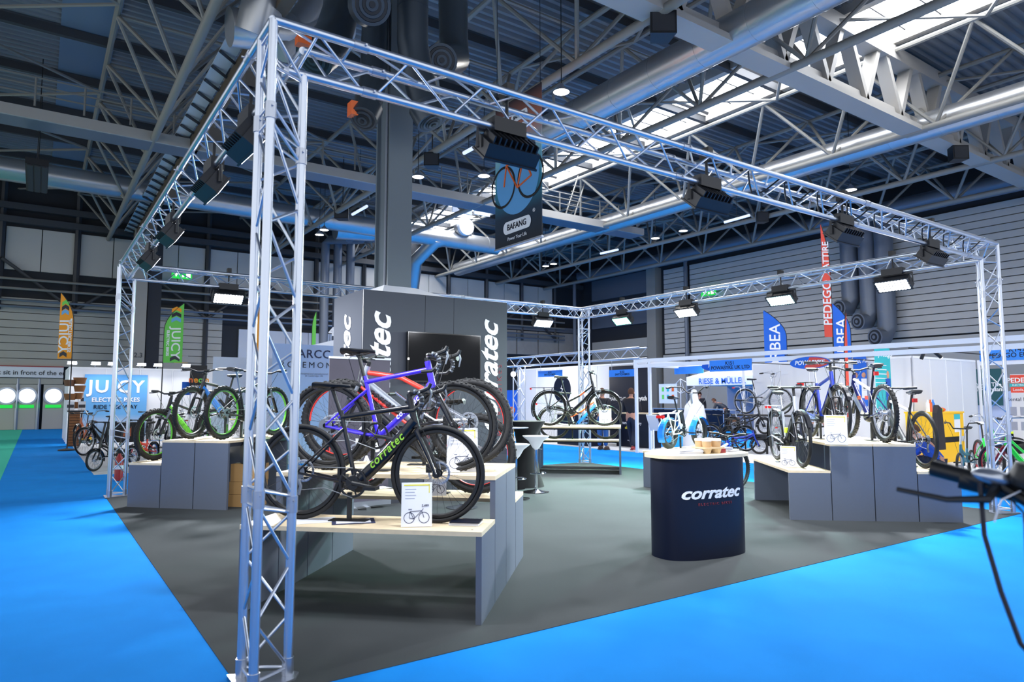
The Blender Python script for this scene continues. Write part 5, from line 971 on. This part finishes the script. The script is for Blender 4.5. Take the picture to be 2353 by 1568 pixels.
# navy-walled booth
SX = 14.6
t = shell('booth_wall', 'white panel wall of the navy-bannered booth', [(SX, 18.2), (SX, 11.4)], 2.6, 1.05, group='white booth walls')
a, c = AX(1401, 935, SX-.05), AX(1496, 935, SX-.05); t, X, N = poster('navy wall graphic with a white slogan in the booth across the aisle', V(((a+c)/2).xy.to_tuple()+(1.27,)), MYA, (a-c).length, 2.5, 'navy', 'wall graphic'); text('lettering', 'MAKE THE', .17, 'white', t, N*.009+X*-.55+ZA*.18, X, ZA); text('lettering', 'swytch', .19, 'white', t, N*.009+X*.5+ZA*.2, X, ZA, .006)
p_ = AX(1292, 895, SX-.02); t = thing('logo_disc', 'round navy logo disc on the white booth wall', 'logo', p_); MB().lathe([(0, -.02), (.48, -.02), (.48, .0)], 36, (0, 0, 0), 'Y').build('disc', 'navy', t, rot=(0, 0, -PI/2)); MB().prism([(-.1, -.3), (.05, .0), (-.05, .02), (.12, .32), (-.02, .04), (.08, .02)], 0, .01, (V((-.03, 0, 0)), MYA, ZA, XA*-1)).build('bolt_mark', 'white', t, False)
def counter2(label, px0, px1, y_, X0, h_, words=()):
    a, c = AX(px0, y_, X0), AX(px1, y_, X0); w2 = (a-c).length; t = thing('booth_counter', label, 'counter', V(((a+c)/2).xy.to_tuple()+(.004,)), group='navy booth counters'); MB().bx((-.02, -w2/2, 0), (.5, w2/2, h_)).build('body', 'navy', t, False); MB().bx((-.05, -w2/2-.03, h_), (.53, w2/2+.03, h_+.03)).build('top', 'ply', t, False)
    for s_, sz, z, m_ in words: text('lettering', s_, sz, m_, t, (-.025, 0, z), MYA, ZA, .002)
    return t
t = counter2('navy counter with a white bolt mark behind the step-through bench', 1282, 1358, 1035, 13.0, .95); MB().prism([(-.06, -.3), (.04, .0), (-.03, .0), (.08, .3), (.0, .05), (.06, .05)], 0, .01, (V((-.022, 0, .6)), MYA, ZA, XA*-1)).build('bolt_mark', 'white', t, False)
counter2('navy counter with white and yellow lettering before the navy wall', 1418, 1492, 1030, 13.9, 1.0, (('turn an ordinary', .12, .72, 'white'), ('electric bike', .12, .58, 'yellowprint'), ('swytchbike.com', .06, .2, 'greyprint')))
# box truss of that booth
def btruss(label, a, c, s_=.29, r=.022, grp='box trusses of the neighbour booth'):
    a, c = V(a), V(c); d = (c-a).normalized(); U_ = ZA if abs(d.z) < .5 else XA; X = d.cross(U_).normalized(); Y_ = X.cross(d); t = thing('box_truss', label, 'truss', a, group=grp); ch = [X*(i*s_/2)+Y_*(j*s_/2) for i, j in ((-1, -1), (1, -1), (1, 1), (-1, 1))]; L = (c-a).length; n_ = max(3, round(L/.36))
    for q in ch: rod('chord', q, q+d*L, r, 'alu', t, 10)
    for k in range(4):
        p0, p1 = ch[k], ch[(k+1) % 4]
        for i in range(n_): u0, u1 = L*i/n_, L*(i+1)/n_; rod('brace', (p0 if (i+k) % 2 else p1)+d*u0, (p1 if (i+k) % 2 else p0)+d*u1, .009, 'alu', t, 6)
a = AX(1164, 822, 12.6); c = AX(1478, 832, 12.6); zt = 2.72
btruss('box truss beam over the navy-walled booth along the aisle', (12.6, a.y, zt), (12.6, c.y, zt)); b0 = AX(1193, 900, 12.6); btruss('upright box truss holding the neighbour booth beam', (12.6, b0.y, .02), (12.6, b0.y, zt-.15))
b1 = AX(1204, 844, 12.9); o = MB().ell((0, 0, 0), .09, .09, .09).build('spot_lamp', 'spotlamp', None, loc=(12.45, b1.y, 2.3), label='dazzling spot lamp beside the neighbour truss upright', cat='lamp'); rod('bracket', (0, 0, .05), (0, 0, .28), .015, 'black', o, 6); lampat(o, (.12, 0, -.05), (1, -.4, -.4), 40, .15)
# blue poster and orange barrier far behind the upright truss
a, c = AX(1166, 930, 20), AX(1184, 930, 20); t, X, N = poster('blue panel glimpsed beyond the neighbour truss', V(((a+c)/2).xy.to_tuple()+(.95,)), MYA, 2.2, 1.9, 'flagblue', 'panel'); t2 = thing('oval_sign', 'orange oval sign with letters EN on a barrier', 'sign', AX(1176, 943, 18)); MB().ell((0, 0, 0), .03, .3, .17).build('board', 'orange', t2); rod('post', (0, 0, 0), (0, 0, .006-AX(1176, 943, 18).z), .02, 'black', t2, 6); text('lettering', 'EN', .18, 'white', t2, (-.035, 0, 0), MYA, ZA)
# gazebo tent
tc = AX(1650, 900, 24); hw = 1.9
t = thing('gazebo', 'white gazebo tent with lettering on its valance', 'gazebo', (tc.x+1.5, tc.y-.1, .004)); m = MB(); cs = [(-1.5, -hw), (1.5, -hw), (1.5, hw), (-1.5, hw)]
for i in range(4): j = (i+1) % 4; n0 = len(m.v); m.v += [(*cs[i], 2.45), (*cs[j], 2.45), (0, 0, 3.1)]; m.face((n0, n0+1, n0+2)); m.quad((*cs[i], 2.05), (*cs[j], 2.05), (*cs[j], 2.45), (*cs[i], 2.45))
m.build('canopy', 'white', t, False); text('lettering', 'RIESE & MÜLLER', .36, 'flagblue', t, (-1.52, -.1, 2.23), MYA, ZA, .004)
for q in cs: rod('gazebo_leg', (*q, 0), (*q, 2.1), .025, 'silver', t, 8)
MB().bx((1.45, -hw, .0), (1.5, hw, 2.05)).build('rear_curtain', 'greyprint', t, False)
t = thing('parasol_frame', 'bare white folding frame beside the gazebo', 'frame', (tc.x+.5, tc.y+2.6, .004)); rod('mast', (0, 0, 0), (0, 0, 2.4), .02, 'white', t)
for dy in (-.7, 0, .7): rod('arm', (0, 0, 2.4), (.2, dy, 2.0), .012, 'white', t, 6); rod('arm', (0, 0, 1.7), (.2, dy, 2.0), .012, 'white', t, 6)
t = thing('barrier', 'low steel barrier with navy cloth in front of the gazebo', 'barrier', (tc.x-1.2, tc.y+1.2, .004)); MB().bx((0, -2.4, .1), (.03, 1.6, .95)).build('cloth', 'navy', t, False); rod('top_rail', (0, -2.4, 1.0), (0, 1.6, 1.0), .025, 'silver', t)
for y in (-2.4, -.4, 1.6): rod('post', (0, y, 0), (0, y, 1.0), .02, 'silver', t, 8)
t, X, N = poster('green and white product board left of the gazebo', AX(1535, 905, 23), MYA, 1.1, .9, 'offwhite', 'board', legs=True)
for k in range(6): MB().box(N*.01+X*(-.3+.3*(k % 3))+ZA*(.2-.35*(k//3)), (.14, .004, .2), (X, N, ZA)).build('product_card', ('flaggreen', 'posterteal', 'orange')[k % 3], t, False)
# white draped figure-like cover and small information stand near the cargo bike
p_ = G(1590, 1040)+V((1.2, .9, 0)); t = thing('draped_display', 'tall white cloth-draped display behind the cargo bike', 'drape', V((p_.x, p_.y, .004))); MB().lathe([(.36, 0), (.34, .4), (.33, .95), (.27, 1.25), (.13, 1.42), (.1, 1.6), (.07, 1.72), (0, 1.74)], 22).build('cloth', 'drapewhite', t)
t = thing('info_stand', 'slanted information board on a thin white post by the cargo bike', 'stand', V((*AX(1503, 1040, 9.9).xy, .004))); rod('post', (0, 0, 0), (0, 0, .8), .015, 'white', t); MB().box((0, 0, .95), (.02, .3, .36), (V((.9, 0, .35)).normalized(), YA, V((-.35, 0, .9)).normalized())).build('board', 'greyprint', t, False)
# ================================================================== blue-bannered booth on the left
t = shell('booth_wall', 'white panel wall carrying the blue banner', [(-.1, 23), (6.0, 23)], 2.5, 1.0, group='white booth walls'); shell('booth_wall', 'white end wall of the blue-bannered booth beside the doors', [(-.1, 26.5), (-.1, 23.02)], 2.5, 1.0, group='white booth walls')
a, c = AY(192, 930, 22.9), AY(337, 930, 22.9); t, X, N = poster('large sky-blue banner with white lettering on the booth wall', (a.x*.5+c.x*.5, 22.92, 0.1), XA, c.x-a.x, .01, 'posterblue', 'banner')
MB().box((0, 0, 1.12), (c.x-a.x, .02, 2.1), (XA, YA, ZA)).build('print', 'juicyart', t, False); text('lettering', 'JUICY', .58, 'white', t, (0, -.02, 1.75), XA, ZA, .012, 0, 'CENTER', 1.15); text('lettering', 'ELECTRIC BIKES', .2, 'white', t, (0, -.02, 1.32), XA, ZA, .004); text('lettering', 'RIDE THE WAY', .19, 'navy', t, (0, -.02, 1.08), XA, ZA, .002)
for i, px in enumerate((143, 219, 257, 323, 361, 425)):
    p_ = AY(px, 839, 22.7); t = thing('arm_light', 'glaring arm spotlight on the blue-bannered booth wall', 'lamp', (max(p_.x, -.07), 23, 2.5), group='arm spotlights on the booth wall'); rod('arm', (0, 0, 0), (0, -.5, .14), .012, 'silver', t, 6); MB().bx((-.14, -.62, .08), (.14, -.44, .16)).build('head', 'silver', t, False); MB().bx((-.13, -.625, .07), (.13, -.45, .08)).build('lens', 'spotlamp', t, False); MB().bx((-.12, -.63, .085), (.12, -.62, .155)).build('lens', 'spotlamp', t, False); lampat(t, (0, -.53, .06), (0, -.3, -1), 12, .25, 150)
# wicker baskets on the end of the booth
for i, (px, py, r_, lab) in enumerate(((160, 879, .17, 'top brown basket with leather straps'), (184, 874, .19, 'large tan wicker basket at the top right'), (183, 892, .17, 'tan wicker basket under the large one'), (161, 911, .18, 'round pale wicker basket in the middle'), (181, 909, .12, 'small grey wicker basket'), (173, 930, .19, 'lowest orange-brown wicker basket'))):
    p_ = AY(px, py, 22.0); t = thing('wicker_basket', lab + ' on the booth end', 'basket', p_+ZA*-.12, .3*i, 'wicker baskets'); MB().lathe([(0, 0), (r_*.75, 0), (r_, .2), (r_*.93, .2), (r_*.7, .03), (0, .03)], 18).build('bowl', 'brown' if i == 0 else 'wicker', t); MB().torus((0, 0, .3), r_*.97, .018, 20, 5).build('rim', 'brown', t, rot=(0, 0, 0)) if False else rod('peg', (0, 0, .12), V((0, 1.0, .15)) if False else Matrix.Rotation(-.3*i, 3, 'Z') @ V((0, 1.0, .15)), .012, 'black', t, 6)
a = AY(157, 1002, 21.4); c = AY(182, 1002, 21.4); t = thing('slatted_cabinet', 'brown slatted wooden cabinet below the baskets', 'cabinet', ((a.x+c.x)/2, 21.6, .005)); hw = (c.x-a.x)/2; MB().bx((-hw, -.18, 0), (hw, .3, 1.05)).build('body', 'brown', t, False)
for k in range(12): MB().bx((-hw, -.2, .03+k*.085), (hw, -.18, .09+k*.085)).build('slat', 'wicker', t, False)
MB().bx((-hw-.05, -.22, 1.05), (hw+.1, .3, 1.09)).build('top', 'darkgrey', t, False)
for i in range(2): o = MB().bx((-.1, -.01, 0), (.1, .01, .28)).build('info_card', 'paper', None, False, loc=((a.x+c.x)/2-.12+.3*i, 21.55, 1.1), rot=(-.15, 0, 0), label='white info card on the slatted cabinet, %s' % ('left one', 'right one')[i], cat='card'); MB().bx((-.09, -.013, .08), (.09, -.01, .18)).build('print', 'greycloth', o, False)
for px, py in ((193, 918), (318, 962)): o = MB().bx((-.15, -.01, 0), (.15, .01, .4)).build('info_card', 'paper', None, False, loc=AY(px, py+12, 22.97 if px < 200 else 22.97), label='white info card with a dark emblem %s' % ('beside the baskets' if px < 200 else 'on the crate right of the tower'), cat='card'); MB().bx((-.1, -.013, .1), (.1, -.01, .22)).build('print', 'greycloth', o, False)
gL = 'bikes in the blue-bannered booth'
def lb(label, px, py, dv, s_): bike(label, G(px, py, .006), dv, dict(s_, kick=True), gL)
lb('copper step-through bike beside the slatted cabinet', 205, 1026, (-.35, -1), dict(CITY, frame='copper', rack='black', bar='flat'))
lb('black town bike with a big rear wheel at the aisle edge', 262, 1040, (-.9, -1), dict(CITY, frame='bikedark', wr=.36, rack='black', rim='silver'))
lb('copper diamond-frame bike under the blue banner', 262, 1012, (1, -.1), dict(TREK, lod=0, frame='copper', batt=None, rack=None, fork='rigid'))
lb('black folding bike on the booth floor by the tower', 300, 1073, (-.8, -.75), dict(FOLD, frame='bikedark', rim='silver', saddle=(.24, .86)))
lb('orange-red folding bike behind the tower', 352, 1060, (-.6, -1), dict(FOLD, frame='flagred', rim='skyblue'))
lb('black trekking bike in the row beside the green-down-tube bike', 400, 1050, (-.3, -1), dict(TREK, lod=0))
lb('dark trekking bike at the back of the blue-bannered booth', 345, 1014, (-.2, -1), dict(TREK, lod=0, frame='darkgrey'))
lb('white and black town bike in front of the booth wall', 455, 1035, (-.5, -1), dict(CITY, frame='bikewhite', rim='silver'))
lb('dark blue trekking bike beside the black step-through bike', 385, 1034, (-.1, -1), dict(TREK, lod=0, frame='deepblue'))
lb('green-framed town bike beside the white town bike', 480, 1030, (-.2, -1), dict(CITY, frame='flaggreen'))
lb('black step-through bike near the banner', 420, 1022, (-.4, -1), dict(CITY, frame='bikedark'))
p_ = G(246, 1045, .006); t = thing('cargo_box', 'black cargo box with an orange emblem on a carrier', 'box', p_+V((.35, -.5, .0))); MB().bx((-.4, -.3, .35), (.4, .3, .85)).build('box', 'black', t, False); MB().bx((-.08, -.31, .5), (.1, -.3, .75)).build('emblem', 'copper', t, False)
for x in (-.35, .35):
    for y in (-.25, .25): rod('leg', (x, y, 0), (x, y, .36), .02, 'black', t, 6)
t = thing('green_crate', 'dark green crate with a yellow stripe beside the cabinet', 'crate', G(188, 1018, .006)); MB().bx((-.25, -.25, 0), (.35, .3, .4)).build('crate', 'posterdark', t, False); MB().bx((-.05, -.26, .1), (.3, -.25, .22)).build('stripe', 'yellow', t, False)
# posters and panels behind the left display
a, c = AY(436, 872, 19), AY(475, 872, 19); t, X, N = poster('black poster with multicoloured lettering behind the left display', (a+c)/2, XA, c.x-a.x, .85, 'black', legs=True)
for k, (ch_, m_) in enumerate(zip('neom', ('orange', 'flagorange', 'flaggreen', 'flagorange'))): text('lettering', ch_, .26, m_, t, N*.01+X*(-.21+.14*k)+ZA*-.02, X, ZA, .006)
text('lettering', 'electric bikes', .07, 'white', t, N*.01-ZA*.2, X, ZA)
a, c = AY(418, 893, 19.1), AY(440, 893, 19.1); t, X, N = poster('small blue poster below the multicoloured one', (a+c)/2, XA, c.x-a.x, .4, 'flagblue', legs=True); text('lettering', 'neom', .1, 'white', t, N*.01, X, ZA)
a, c = AY(400, 820, WY-.07), AY(432, 820, WY-.07); t, X, N = poster('yellow and white warning notice on the hall wall', (a+c)/2, XA, c.x-a.x, .75, 'offwhite', 'sign'); MB().prism([(-.2, -.1), (.2, -.1), (0, .22)], .008, .012, (V((0, 0, 0)), X, ZA, N)).build('warning_triangle', 'yellow', t, False); MB().box(N*.01-ZA*.28, ((c.x-a.x), .002, .12), (X, N, ZA)).build('yellow_strip', 'yellow', t, False)
pw = 13.2; a, c = AY(490, 820, pw), AY(628, 812, pw); t, X, N = poster('plain white display wall behind the green-rimmed bikes', (a.x*.5+c.x*.5, pw, 1.2), XA, c.x-a.x, 2*(a.z-1.2), 'offwhite', 'panel')
pw = 12.4; a, c = AY(627, 792, pw), AY(800, 792, pw); t, X, N = poster('pale blue brand wall with dark lettering left of the clad box', (a.x*.5+c.x*.5, pw, a.z/2+.03), XA, c.x-a.x, a.z, 'arcc', 'panel'); L_ = AY(722, 815, pw); text('lettering', 'ARCC', .28, 'inkblue', t, (L_.x-(a.x+c.x)/2, -.012, L_.z-a.z/2-.03), XA, ZA, .003, 0, 'CENTER', 1.1); L_ = AY(712, 840, pw); text('lettering', 'ROSEMONT', .2, 'greycloth', t, (L_.x-(a.x+c.x)/2, -.012, L_.z-a.z/2-.03), XA, ZA, 0, 0, 'CENTER', 1.5); L_ = AY(722, 862, pw); text('lettering', 'designed and manufactured\nin Cambridge, UK', .06, 'greyprint', t, (L_.x-(a.x+c.x)/2, -.012, L_.z-a.z/2-.03), XA, ZA)
pw = 15.5; a, c = AY(690, 800, pw), AY(770, 768, pw); t = thing('sloped_canopy', 'white sloping canopy edge above the pale blue wall', 'canopy', (a.x, pw, .004)); m = MB().prism([(0, 2.0), (c.x-a.x+1, 2.0), (c.x-a.x+1, c.z+.1), (0, a.z)], 0, .05, (V((0, 0, 0)), XA, ZA, YA*-1)); m.build('canopy_sheet', 'white', t, False); text('mark', '4', .35, 'white', t, (.9, 0, c.z+.05), XA, ZA, .01)
for x in (.05, c.x-a.x+.9): rod('canopy_post', (x, -.02, 0), (x, -.02, 2.05), .025, 'white', t, 8)
# ================================================================== people
SKQ = []
def skinobj(name, J, edges, mat, parent, lvl=1):
    names = list({j for e in edges for j in e}); idx = {n_: i for i, n_ in enumerate(names)}
    me = bpy.data.meshes.new(name); me.from_pydata([J[n_][0] for n_ in names], [(idx[a], idx[b_]) for a, b_ in edges], [])
    o = link(name, me, parent); md = o.modifiers.new('skin', 'SKIN'); md.use_smooth_shade = True
    for n_ in names:
        r = J[n_][1]; me.skin_vertices[0].data[idx[n_]].radius = r if isinstance(r, tuple) else (r, r)
    me.skin_vertices[0].data[0].use_root = True
    ms = o.modifiers.new('sub', 'SUBSURF'); ms.levels = lvl; ms.render_levels = lvl
    SKQ.append((o, mat)); return o
def person(label, pos, face, J, top, trousers, hair, shoes='darkcloth', toplong=True, cap=None):
    f_ = V((face[0], face[1], 0)).normalized(); t = thing('person', label, 'person', pos, math.atan2(f_.y, f_.x)-PI/2)   # local +Y is forward
    legs = [('pel', 'hipL'), ('hipL', 'kneL'), ('kneL', 'ankL'), ('pel', 'hipR'), ('hipR', 'kneR'), ('kneR', 'ankR')]
    tor = [('pel', 'wai'), ('wai', 'che'), ('che', 'nek')]; arms = [('che', 'shL'), ('shL', 'elL'), ('elL', 'wrL'), ('che', 'shR'), ('shR', 'elR'), ('elR', 'wrR')]
    Jb = dict(J)
    fing = []
    for s_ in 'LR':
        wv = V(J['wr'+s_][0]); dv = (wv-V(J['el'+s_][0])).normalized(); sx, sy = frame_of(dv); pm = wv+dv*.06; Jb['pm'+s_] = (tuple(pm), .022); fing.append(('wr'+s_, 'pm'+s_))
        for k in range(4): b0 = pm+sx*((k-1.5)*.018)+dv*.03; e0 = b0+dv*(.06-.008*abs(k-1.4))+sy*.01; Jb['fa%s%d' % (s_, k)] = (tuple(b0), .0085); Jb['fb%s%d' % (s_, k)] = (tuple(e0), .008); fing += [('pm'+s_, 'fa%s%d' % (s_, k)), ('fa%s%d' % (s_, k), 'fb%s%d' % (s_, k))]
        b0 = wv+dv*.03+sx*.035; e0 = b0+dv*.04+sx*.02; Jb['ta'+s_] = (tuple(b0), .0095); Jb['tb'+s_] = (tuple(e0), .008); fing += [('wr'+s_, 'ta'+s_), ('ta'+s_, 'tb'+s_)]
    skinobj('body', Jb, legs+tor+arms+[('nek', 'hd0'), ('hd0', 'hd1')]+fing, 'skin', t)
    Jc = {k: (v[0], tuple(q*1.12+.012 for q in (v[1] if isinstance(v[1], tuple) else (v[1], v[1])))) for k, v in J.items()}
    Jc['mid'] = (tuple(V(J['pel'][0]).lerp(V(J['wai'][0]), .5)), (.15, .105)); skinobj('trousers', Jc, legs+[('pel', 'mid')], trousers, t)
    Jt = dict(Jc); 
    if not toplong: arms2 = [('che', 'shL'), ('shL', 'elL'), ('che', 'shR'), ('shR', 'elR')]
    else: arms2 = arms
    Jt['nk2'] = (tuple(V(J['che'][0]).lerp(V(J['nek'][0]), .7)), (.125, .095)); Jt['pel2'] = (tuple(V(J['pel'][0])*.9+V(J['wai'][0])*.1), Jc['pel'][1]); skinobj('top', Jt, [('pel2', 'wai'), ('wai', 'che'), ('che', 'nk2')]+arms2, top, t)
    h0, h1 = V(J['hd0'][0]), V(J['hd1'][0]); hc = h0.lerp(h1, .55); u_ = (h1-h0).normalized(); fw = V(J.get('look', (0, 1, 0))); fw = (fw-u_*fw.dot(u_)).normalized(); sd = fw.cross(u_)
    hm = MB(); hm.ell((0, 0, 0), .088, .105, .125, 16, 12); hm.v = [tuple(hc+sd*x+fw*(y-.016)+u_*(z+.02)) for x, y, z in hm.v if True]
    hm.f = [q for q in hm.f if not any((V(hm.v[i])-hc).dot(fw) > .045 and (V(hm.v[i])-hc).dot(u_) < .085 for i in q) and not all((V(hm.v[i])-hc).dot(u_) < -.04 for i in q)]; hm.mi = [0]*len(hm.f)
    hm.build('cap' if cap else 'hair', cap or hair, t)
    for s_ in (-1, 1): MB().ell(hc+sd*(.033*s_)+fw*.083+u_*.015, .012, .012, .008, 8, 6).build('eye', 'black', t); MB().ell(hc+sd*(.088*s_)-u_*.0, .012, .02, .03, 8, 6).build('ear', 'skin', t)
    MB().ell(hc+fw*.1-u_*.012, .014, .02, .022, 8, 6).build('nose', 'skin', t); MB().ell(hc+fw*.085-u_*.06, .025, .012, .007, 8, 6).build('mouth', 'maroon', t)
    for s_ in 'LR': p_ = V(J['ank'+s_][0]); MB().ell(p_+V((0, .06, -.045)), .05, .135, .052, 12, 8).bx((p_.x-.045, p_.y-.06, p_.z-.095), (p_.x+.045, p_.y+.18, p_.z-.07)).build('shoe', shoes, t)
    return t
def pose(kind):
    J = dict(pel=((0, 0, .96), (.15, .1)), wai=((0, 0, 1.13), (.135, .095)), che=((0, 0, 1.36), (.155, .105)), nek=((0, 0, 1.5), (.05, .05)), hd0=((0, .01, 1.56), (.06, .065)), hd1=((0, .015, 1.68), (.078, .09)),
             hipL=((-.09, 0, .9), .1), kneL=((-.1, .02, .5), .062), ankL=((-.1, -.0, .098), .043), hipR=((.09, 0, .9), .1), kneR=((.1, .02, .5), .062), ankR=((.1, 0, .098), .043),
             shL=((-.19, 0, 1.42), .06), elL=((-.24, -.02, 1.14), .042), wrL=((-.22, .1, .92), .03), shR=((.19, 0, 1.42), .06), elR=((.24, -.02, 1.14), .042), wrR=((.22, .1, .92), .03))
    if kind == 'walk': J.update(kneL=((-.08, .14, .52), .062), ankL=((-.08, .22, .098), .043), kneR=((.1, .0, .5), .062), ankR=((.1, -.22, .13), .043), wrL=((-.12, .26, 1.12), .03), wrR=((.12, .26, 1.12), .03), elL=((-.25, .03, 1.14), .042), elR=((.25, .03, 1.14), .042))
    if kind == 'bend': J.update(wai=((0, .12, 1.08), (.135, .095)), che=((0, .36, 1.2), (.155, .105)), nek=((0, .5, 1.26), (.05, .05)), hd0=((0, .55, 1.29), (.06, .065)), hd1=((0, .63, 1.37), (.078, .09)), shL=((-.19, .4, 1.2), .06), elL=((-.24, .5, .94), .042), wrL=((-.18, .62, .74), .03), shR=((.19, .4, 1.2), .06), elR=((.24, .5, .94), .042), wrR=((.18, .62, .74), .03), look=(0, .8, -.5))
    if kind == 'crouch': J.update(pel=((0, 0, .34), (.16, .12)), wai=((0, .1, .5), (.14, .1)), che=((0, .24, .68), (.16, .11)), nek=((0, .32, .8), (.05, .05)), hd0=((0, .36, .84), (.06, .065)), hd1=((0, .42, .95), (.078, .09)), hipL=((-.1, .0, .34), .1), kneL=((-.16, .36, .48), .065), ankL=((-.15, .12, .098), .045), hipR=((.1, 0, .34), .1), kneR=((.16, .36, .48), .065), ankR=((.15, .12, .098), .045), shL=((-.19, .26, .72), .06), elL=((-.26, .4, .5), .042), wrL=((-.15, .6, .46), .03), shR=((.19, .26, .72), .06), elR=((.26, .4, .5), .042), wrR=((.15, .6, .46), .03))
    return J
person('person in a dark brown top and navy trousers seen from behind at the navy counter', G(1452, 1036, .006), (.83, .35), pose('walk'), 'darkcloth', 'navycloth', 'hairbrown', 'maroon')
person('person in blue jeans standing behind the step-through bikes', G(1385, 1034, .006), (.9, .3), pose('stand'), 'darkcloth', 'jean', 'hairbrown', 'browncloth')
person('person in a white shirt bending behind the blue trekking bike', V((12.9, 5.0, .006)), (.1, -1), pose('bend'), 'whitecloth', 'navycloth', 'hairgrey', 'darkcloth', False)
person('person in a dark grey jacket leaning over inside the gazebo', V((tc.x+.3, tc.y-.2, .006)), (-.2, 1), pose('bend'), 'greycloth', 'darkcloth', 'hairbrown')
person('person in dark clothes standing left of the gazebo', V((tc.x+.2, tc.y+1.2, .006)), (-.6, -.6), pose('stand'), 'darkcloth', 'darkcloth', 'hairbrown')
person('person in a brown jacket and lilac cap bending in the blue-bannered booth', V((*G(375, 1010).xy, .01)), (-.9, .3), pose('bend'), 'browncloth', 'darkcloth', 'hairbrown', 'darkcloth', True, 'lilac')
p_ = G(2128, 1075, .006); person('person in royal blue crouching behind the last low bench', V((11.6, 1.75, .006)), (-.3, 1), pose('crouch'), 'bluecloth', 'navycloth', 'hairbrown', 'orange')
def finish_skin():
    dg = bpy.context.evaluated_depsgraph_get(); dg.update(); res = []
    for o, mat in SKQ:
        me = bpy.data.meshes.new_from_object(o.evaluated_get(dg)); me.name = o.name; me.materials.clear(); me.materials.append(M(mat)); me.shade_smooth(); res.append(me)
    for (o, mat), me in zip(SKQ, res): o.modifiers.clear(); o.data = me
finish_text(); finish_skin()
